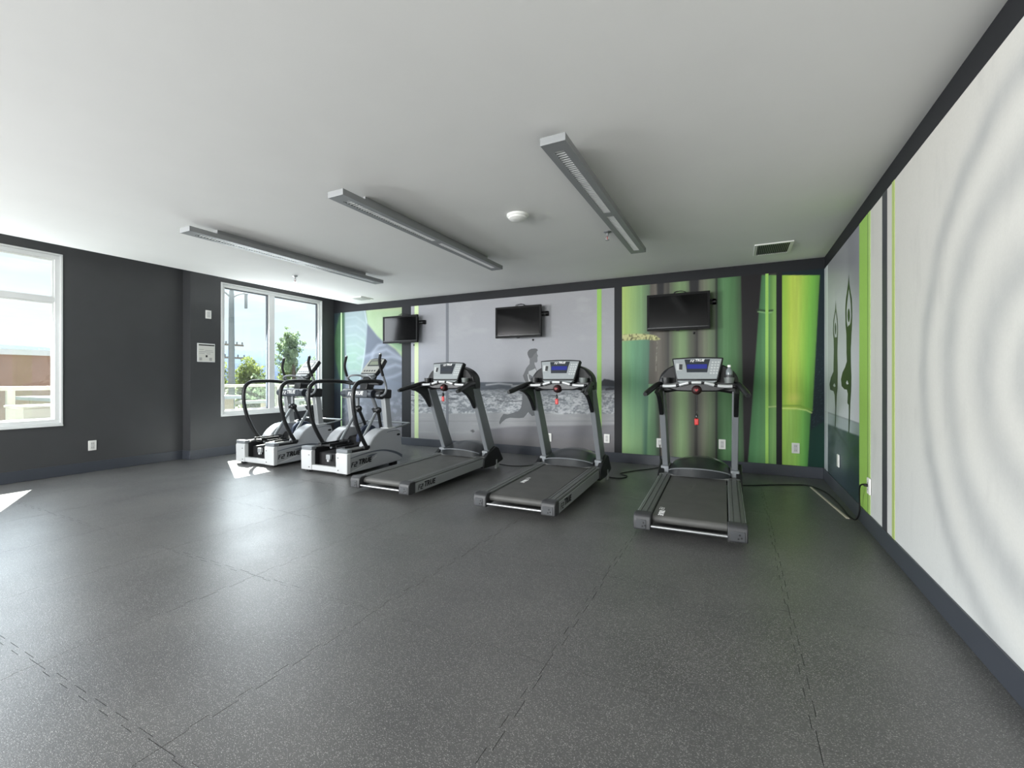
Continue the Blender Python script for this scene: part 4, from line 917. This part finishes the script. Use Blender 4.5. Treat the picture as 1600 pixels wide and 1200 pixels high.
def safety_cord(t, z_end, clip):
    MB().tube([(0, 1.155, 1.062), (0.001, 1.152, (1.062+z_end)/2), (0, 1.15, z_end)], 0.0035, 6).build('safety_cord', M_cord, t)
    MB().lathe([(0.004, 0.035), (0.014, 0.02), (0.014, 0.0), (0.004, -0.012)], (0, 1.15, z_end), n=10).build('cord_clip', M_black, t)
    if clip: MB().box(-0.019, 0.019, 1.143, 1.157, z_end-0.075, z_end-0.012).build('safety_key', M_red, t, bevel=0.008)
tm3 = make_treadmill()
tm2 = copy_tree(tm3); tm1 = copy_tree(tm3)
for t, x, y, a, lb in ((tm3, -0.325, 3.535, 1.35, 'grey treadmill with a lit screen facing the bamboo mural'),
                       (tm2, -1.757, 3.515, 1.3, 'grey treadmill with a lit screen facing the jogger on the beach mural'),
                       (tm1, -3.31, 3.53, 0.3, 'grey treadmill with a dark screen beside the elliptical trainer')):
    t.location = (x, y, 0); t.rotation_euler = (0, 0, math.radians(a)); tag(t, lb, 'treadmill', 'treadmills facing the mural wall')
safety_cord(tm3, 0.835, True); safety_cord(tm2, 1.0, True); safety_cord(tm1, 1.0, True)
def walk(o):
    yield o
    for c_ in o.children: yield from walk(c_)
for o in walk(tm1):
    if o.name.split('.')[0] == 'screen': o.data = o.data.copy(); o.data.materials[0] = M_lcd_off
for o in list(walk(tm2)):
    if o.name.split('.')[0] == 'belt_logo': o.matrix_local = Matrix.Translation((0.035, 0.50, 0.011)) @ o.matrix_local
for o in list(walk(tm1)):
    if o.name.split('.')[0] == 'belt_logo': bpy.data.objects.remove(o)
# bottle in the near treadmill's cup holder
M_bottle = mat('bottle_clear', (118, 126, 128), 0.12)
bp = tm3.matrix_basis @ Vector((0.285, 1.215, 1.176))
wb = tag(empty('water_bottle', bp), 'small clear water bottle in the treadmill cup holder', 'bottle')
MB().lathe([(0.001, 0), (0.029, 0.002), (0.031, 0.02), (0.028, 0.05), (0.031, 0.08), (0.029, 0.11), (0.014, 0.135), (0.012, 0.142), (0.001, 0.142)], n=20).build('body', M_bottle, wb, smooth=60)
MB().lathe([(0.015, 0.142), (0.015, 0.162), (0.001, 0.164)], n=16).build('cap', M_plate, wb)
MB().lathe([(0.0316, 0.03), (0.0316, 0.07)], n=20).build('label_band', M_cap, wb)

# ------------------------------------------------------------------ elliptical trainers
def make_trainer():
    """local frame: origin at the rear on the floor, +Y towards the console, +X right"""
    t = empty('elliptical_trainer')
    HW, CW = 0.41, 0.222
    for s in (-1, 1):
        lo, hi = min(s*HW, s*CW), max(s*HW, s*CW)
        body = [(0.03, 0.035), (0.03, 0.285), (0.36, 0.285), (0.372, 0.335), (0.41, 0.392), (0.46, 0.445), (0.53, 0.492), (0.60, 0.520), (0.66, 0.530), (0.80, 0.518), (0.965, 0.490), (0.985, 0.42), (1.005, 0.28), (1.012, 0.15), (1.005, 0.07), (0.96, 0.05), (0.30, 0.035)]
        b = MB().prism(body, 'x', lo, hi).build('side_housing', M_eshell, t, bevel=0.012, smooth=40)
        face_x = s*(HW+0.0012)
        if s > 0:
            up_e = smoothpath([(0.0, 0.05, 0.225), (0, 0.25, 0.250), (0, 0.45, 0.262), (0, 0.60, 0.258), (0, 0.75, 0.232), (0, 0.90, 0.185), (0, 1.009, 0.130)], 4)
            dn_e = smoothpath([(0.0, 0.05, 0.217), (0, 0.25, 0.238), (0, 0.45, 0.246), (0, 0.60, 0.238), (0, 0.75, 0.205), (0, 0.90, 0.150), (0, 1.009, 0.088)], 4)
            MB().prism([(p.y, p.z) for p in up_e]+[(p.y, p.z) for p in reversed(dn_e)], 'x', HW-0.002, HW+0.002).build('accent_band', M_eshell2, b, smooth=0)
            MB().prism([(0.30, 0.205), (0.40, 0.222), (0.52, 0.222), (0.46, 0.205), (0.40, 0.195)], 'x', HW-0.002, HW+0.0015).build('accent_blade', M_eshell2, b, smooth=0)
            lw = smoothpath([(0, 0.05, 0.045), (0, 0.20, 0.075), (0, 0.36, 0.12), (0, 0.50, 0.18)], 4); lw2 = smoothpath([(0, 0.50, 0.195), (0, 0.38, 0.14), (0, 0.20, 0.09), (0, 0.05, 0.052)], 4)
            MB().prism([(p.y, p.z) for p in lw]+[(p.y, p.z) for p in lw2], 'x', HW-0.002, HW+0.0015).build('accent_line', M_ecap, b, smooth=0)
            MB().prism([(0.03, 0.04), (0.03, 0.215), (0.25, 0.236), (0.45, 0.244), (0.50, 0.235), (0.40, 0.15), (0.2, 0.075)], 'x', HW-0.002, HW+0.0008).build('lower_panel', M_silver, b, smooth=0)
            logo(b, M_text_k, 0.088, (HW+0.0025, 0.055, 0.105), (0, 1, 0.05), (0, 0, 1))
            MB().prism([(0.93+0.034*math.cos(a*PI/8), 0.425+0.015*math.sin(a*PI/8)) for a in range(16)], 'x', HW-0.002, HW+0.003).build('badge', M_blackm, b, smooth=0)
            MB().tube([(HW+0.0, 0.70, 0.478), (HW, 0.84, 0.492), (HW, 0.965, 0.470)], 0.003, 6).build('seam_line', M_eshell2, b)
        bx('inner_liner', M_blackm, t, min(s*CW, s*(CW-0.006)), max(s*CW, s*(CW-0.006)), 0.052, 0.62, 0.04, 0.30)  # black plates added, putting the open cavity's shade into colour
        # rear end cap and its grey top
        e = MB().prism([(-0.008, 0.03), (0.05, 0.03), (0.05, 0.288), (0.0, 0.288), (-0.012, 0.27)], 'x', lo-0.003, hi+0.003).build('end_cap', M_ecap, t, bevel=0.008)
        bx('cap_top', M_silver_d, e, lo-0.002, hi+0.002, -0.006, 0.075, 0.288, 0.332, bevel=0.008)
        for z in (0.07, 0.225): bx('cap_clip', M_blackm, e, s*0.26-0.010, s*0.26+0.010, -0.0145, -0.009, z-0.004, z+0.004)
        # ribbed step along the top
        st = bx('step_tread', M_blackm, t, lo+0.006, hi-0.006, 0.075, 0.37, 0.285, 0.312, bevel=0.004)
        for k in range(4): bx('tread_rib', M_tread, st, lo+0.03+k*0.037, lo+0.048+k*0.037, 0.085, 0.345, 0.312, 0.320)
        bx('handrail_foot', M_black, t, s*0.395-0.03, s*0.395+0.03, 0.27, 0.37, 0.30, 0.345, bevel=0.01)
        # fixed handrail sweeping up from the step
        hr = smoothpath([(s*0.395, 0.325, 0.335), (s*0.398, 0.245, 0.46), (s*0.40, 0.165, 0.62), (s*0.402, 0.115, 0.79), (s*0.402, 0.095, 0.96), (s*0.402, 0.118, 1.09), (s*0.40, 0.185, 1.158), (s*0.395, 0.28, 1.176), (s*0.385, 0.50, 1.178), (s*0.35, 0.66, 1.165), (s*0.24, 0.745, 1.14)], 6)
        MB().tube(hr, 0.0255, 12).build('handrail', M_black, t, smooth=60)
        # upright post
        MB().add([(s*0.285, .765, .50), (s*0.365, .765, .50), (s*0.365, .865, .50), (s*0.285, .865, .50), (s*0.285, .705, .95), (s*0.365, .705, .95), (s*0.365, .805, .95), (s*0.285, .805, .95)], [(0, 3, 2, 1), (4, 5, 6, 7), (0, 1, 5, 4), (1, 2, 6, 5), (2, 3, 7, 6), (3, 0, 4, 7)]).build('upright', M_silver, t, bevel=0.012)
        bx('upright_collar', M_ecap, t, s*0.325-0.07, s*0.325+0.07, 0.735, 0.895, 0.51, 0.535, bevel=0.008)
        # swinging arm with foam grip
        dy = 0.0 if s > 0 else 0.225
        ap = smoothpath([(s*0.36, 0.555+dy, 0.985), (s*0.43, 0.575+dy, 0.985), (s*0.455, 0.615+dy, 1.02), (s*0.455, 0.632+dy, 1.10), (s*0.452, 0.60+dy, 1.20), (s*0.45, 0.565+dy, 1.27)], 6)
        a = MB().tube(ap, 0.0155, 10).build('swing_arm', M_silver_d, t, smooth=60)
        gp = smoothpath([(s*0.45, 0.575+dy, 1.25), (s*0.448, 0.535+dy, 1.36), (s*0.446, 0.515+dy, 1.45), (s*0.444, 0.535+dy, 1.535)], 6) if s > 0 else smoothpath([(s*0.45, 0.575+dy, 1.25), (s*0.448, 0.535+dy, 1.36), (s*0.446, 0.53+dy, 1.43), (s*0.444, 0.56+dy, 1.535)], 6)
        MB().tube(gp, 0.0195, 12).build('foam_grip', M_foam, a, smooth=60)
        MB().lathe([(0.013, 0), (0.0175, 0.004), (0.0175, 0.018), (0.010, 0.024)], (gp[-1].x, gp[-1].y, gp[-1].z-0.006), n=12).build('grip_tip', M_chrome, a)
        MB().lathe([(0.045, -0.05), (0.052, -0.03), (0.052, 0.04), (0.040, 0.05)], (s*0.375, 0.60+dy*0.5, 0.985), 'x', 18).build('arm_pivot', M_black, t)
        # linkage between the head and the pedals
        jy, jz = (0.80, 0.765) if s > 0 else (0.70, 0.785)
        lk = MB().tube([(s*0.135, 0.70, 0.97), (s*0.135, jy, jz)], 0.026, 10).build('link_upper', M_silver_d, t)
        MB().lathe([(0.042, -0.045), (0.048, -0.03), (0.048, 0.03), (0.042, 0.045)], (s*0.135, jy, jz), 'x', 16).build('joint', M_black, lk)
        bx('joint_bar', M_black, lk, s*0.135-0.075, s*0.135+0.075, jy-0.035, jy+0.01, jz+0.0, jz+0.035, bevel=0.008)
        MB().tube([(s*0.135, jy, jz), (s*0.13, 0.52 if s > 0 else 0.40, 0.375)], 0.020, 10).build('link_lower', M_steel, t)
        MB().tube([(s*0.135, jy+0.02, jz), (s*0.13, 0.90, 0.44)], 0.022, 10).build('link_front', M_black, t)
        # foot pedal
        pz = 0.345 if s < 0 else 0.318; py = 0.12 if s < 0 else 0.16
        pd = MB().prism([(s*0.115-0.085, py), (s*0.115+0.085, py), (s*0.115+0.085, py+0.30), (s*0.115+0.06, py+0.37), (s*0.115-0.06, py+0.37), (s*0.115-0.085, py+0.30)], 'z', pz-0.02, pz).build('pedal', M_blackm, t, bevel=0.008)
        mb = MB(); mb.box(s*0.115-0.085, s*0.115-0.075, py, py+0.30, pz, pz+0.022); mb.box(s*0.115+0.075, s*0.115+0.085, py, py+0.30, pz, pz+0.022); mb.box(s*0.115-0.06, s*0.115+0.06, py+0.355, py+0.37, pz, pz+0.03)
        mb.build('pedal_rim', M_black, pd)
        MB().tube([(s*0.125, py+0.1, pz-0.04), (s*0.13, 0.74, 0.30)], 0.022, 10).build('pedal_arm', M_steel, t)
        bx('rubber_foot', M_blackm, t, s*0.33-0.04, s*0.33+0.04, 0.86, 0.95, 0.0, 0.05, bevel=0.005)
        bx('rubber_foot', M_blackm, t, s*0.33-0.03, s*0.33+0.03, 0.03, 0.09, 0.0, 0.036, bevel=0.005)
    bx('rear_crossbar', M_ecap, t, -CW-0.004, CW+0.004, 0.0, 0.055, 0.032, 0.10, bevel=0.008)
    MB().prism([(0.11, 0.05), (0.11, 0.25), (0.50, 0.26), (0.62, 0.40), (0.97, 0.42), (0.97, 0.05)], 'x', -CW+0.008, CW-0.008).build('drive_cover', M_blackm, t, bevel=0.01)
    MB().lathe([(0.19, -0.03), (0.20, -0.02), (0.20, 0.02), (0.19, 0.03)], (0.0, 0.76, 0.36), 'x', 32).build('flywheel', mat('flywheel_blue', (58, 66, 86), 0.35, metal=0.4), t)
    bk = bx('service_box', M_silver, t, -0.035, 0.035, 0.06, 0.10, 0.17, 0.235, bevel=0.006); bx('service_plug', M_ecap, bk, -0.012, 0.02, 0.055, 0.09, 0.145, 0.17, bevel=0.004)
    # head: black housing across the uprights, round bar with the lettering, mast and console
    MB().prism([(0.645, 0.945), (0.82, 0.935), (0.83, 1.06), (0.70, 1.072), (0.645, 1.06)], 'x', -0.385, 0.385).build('head_housing', M_black, t, bevel=0.016, smooth=50)
    bar = MB().tube([(-0.30, 0.60, 1.003), (0.26, 0.60, 1.003)], 0.055, 20).build('logo_bar', M_ebar, t, smooth=60)
    bx('logo_bar_face', M_ebar, bar, -0.20, 0.20, 0.541, 0.56, 0.955, 1.05, bevel=0.008)
    logo(bar, M_text_w, 0.072, (-0.155, 0.5395, 0.977), (1, 0, 0), (0, 0, 1))
    MB().prism([(0.66, 1.06), (0.80, 1.06), (0.90, 1.30), (0.80, 1.30), (0.70, 1.19)], 'x', -0.07, 0.07).build('console_mast', M_black, t, bevel=0.012)
    MB().prism([(-0.26, 1.12), (0.26, 1.12), (0.24, 1.17), (-0.24, 1.17)], 'y', 0.70, 0.79).build('cross_beam', M_black, t, bevel=0.012)
    for s in (-1, 1):
        g = smoothpath([(s*0.24, 0.70, 1.165), (s*0.225, 0.62, 1.205), (s*0.19, 0.60, 1.245), (s*0.12, 0.63, 1.262), (s*0.06, 0.70, 1.255)], 6)
        MB().tube(g, 0.013, 10).build('sensor_grip', M_silver_d, t, smooth=60)
    py0, pz0, py1, pz1 = 0.775, 1.285, 0.965, 1.495
    Uv = Vector((0, py1-py0, pz1-pz0)).normalized(); Nv = Vector((0, -Uv.z, Uv.y)); L_ = math.hypot(py1-py0, pz1-pz0)
    def face(poly, d0, d1, name, m, parent, bevel=0.0):
        n = len(poly); vs = []
        for d in (d0, d1):
            for u, v in poly: q = Vector((u, py0, pz0))+Uv*v+Nv*d; vs.append((q.x, q.y, q.z))
        return MB().add(vs, [tuple(range(n)), tuple(range(2*n-1, n-1, -1))]+[(i, (i+1) % n, n+(i+1) % n, n+i) for i in range(n)]).build(name, m, parent, bevel)
    cn = face([(-0.15, -0.01), (0.15, -0.01), (0.165, L_*0.5), (0.15, L_), (0.08, L_+0.018), (-0.08, L_+0.018), (-0.15, L_), (-0.165, L_*0.5)], -0.05, 0.008, 'console', M_black, t, 0.012)
    pn = face([(-0.138, 0.004), (0.138, 0.004), (0.15, L_*0.5), (0.136, L_-0.012), (-0.136, L_-0.012), (-0.15, L_*0.5)], 0.008, 0.012, 'control_panel', mat('trainer_panel', (168, 170, 164), 0.4), cn, 0.002)
    face([(-0.11, L_*0.48), (0.11, L_*0.48), (0.105, L_-0.03), (-0.105, L_-0.03)], 0.012, 0.0135, 'display_surround', M_panel_d, pn)
    face([(-0.085, L_*0.56), (0.085, L_*0.56), (0.085, L_-0.05), (-0.085, L_-0.05)], 0.0135, 0.015, 'screen', mat('trainer_lcd', (128, 136, 118), 0.3), pn)
    for q in range(5): face([(-0.11+0.048*q, 0.03), (-0.082+0.048*q, 0.03), (-0.082+0.048*q, 0.055), (-0.11+0.048*q, 0.055)], 0.012, 0.0145, 'key', M_panel_d, pn)
    face([(-0.12, -0.055), (0.12, -0.055), (0.13, -0.012), (-0.13, -0.012)], -0.04, 0.012, 'reading_ledge', M_panel, cn, 0.006)
    # bottle bar around the nose
    MB().tube(smoothpath([(0.38, 0.86, 0.515), (0.40, 1.05, 0.545), (0.405, 1.155, 0.562), (0.36, 1.178, 0.565), (0.0, 1.18, 0.565), (-0.36, 1.178, 0.565), (-0.405, 1.155, 0.562), (-0.40, 1.05, 0.545), (-0.38, 0.86, 0.515)], 6), 0.012, 8).build('front_bar', M_steel, t, smooth=60)
    return t
et2 = make_trainer(); et1 = copy_tree(et2)
for t, x, y, lb in ((et2, -4.697, 4.04, 'silver elliptical trainer next to the treadmill with the dark screen'), (et1, -6.026, 4.01, 'silver elliptical trainer in the sunlight by the two-pane window')):
    t.location = (x, y, 0); tag(t, lb, 'elliptical', 'elliptical trainers by the window')

# ------------------------------------------------------------------ cords on the floor
def cord(pts, label, r=0.006): return tag(MB().tube(smoothpath(pts, 8), r, 8).build('extension_lead', M_cord, smooth=60), label, 'cord')
zc = 0.0065
cord([(-0.27, 5.68, zc), (0.05, 5.70, zc), (0.32, 5.86, zc), (0.575, 6.0, zc), (0.72, 6.02, zc), (0.835, 5.75, zc), (0.872, 5.25, zc), (0.875, 4.86, zc), (0.90, 4.72, 0.012), (0.912, 4.65, 0.10), (0.905, 4.62, 0.22), (0.895, 4.55, 0.33), (0.905, 4.46, 0.366), (0.922, 4.43, 0.366)], 'black cord running from the treadmill by the bamboo mural to the lime-stripe outlet')
tag(MB().tube([(0.924, 4.43, 0.366), (0.895, 4.43, 0.366)], [0.014, 0.010], 10).build('power_plug', M_cord), 'black plug in the outlet on the lime stripe', 'plug')
cord([(-1.44, 5.49, zc), (-1.36, 5.44, zc), (-1.25, 5.47, zc), (-1.22, 5.62, zc), (-1.33, 5.72, zc), (-1.20, 5.98, zc), (-0.98, 6.30, zc), (-0.955, 6.47, 0.03), (-0.958, 6.488, 0.22), (-0.962, 6.492, 0.295)], 'black looped cord on the floor in front of the jogger mural treadmill')
cord([(-3.0, 5.60, zc), (-2.78, 5.56, zc), (-2.58, 5.70, zc), (-2.55, 6.05, zc), (-2.62, 6.42, 0.02), (-2.622, 6.485, 0.14), (-2.62, 6.492, 0.275)], 'black cord on the floor beside the treadmill with the dark screen')
cc = tag(empty('cord_cover', (0.80, 5.36, 0)), 'pale strip of cord cover lying along the right baseboard', 'cord cover')
d_ = Vector((0.856-0.735, 4.776-5.98, 0)); L_ = d_.length; cc.location = (0.795, 5.37, 0.0); cc.rotation_euler = (0, 0, math.atan2(d_.y, d_.x)-math.radians(-90))
MB().prism([(-0.014, 0), (0.014, 0), (0.008, 0.007), (-0.008, 0.007)], 'y', -L_/2, L_/2).build('strip', mat('cover_beige', (186, 180, 164), 0.5), cc)
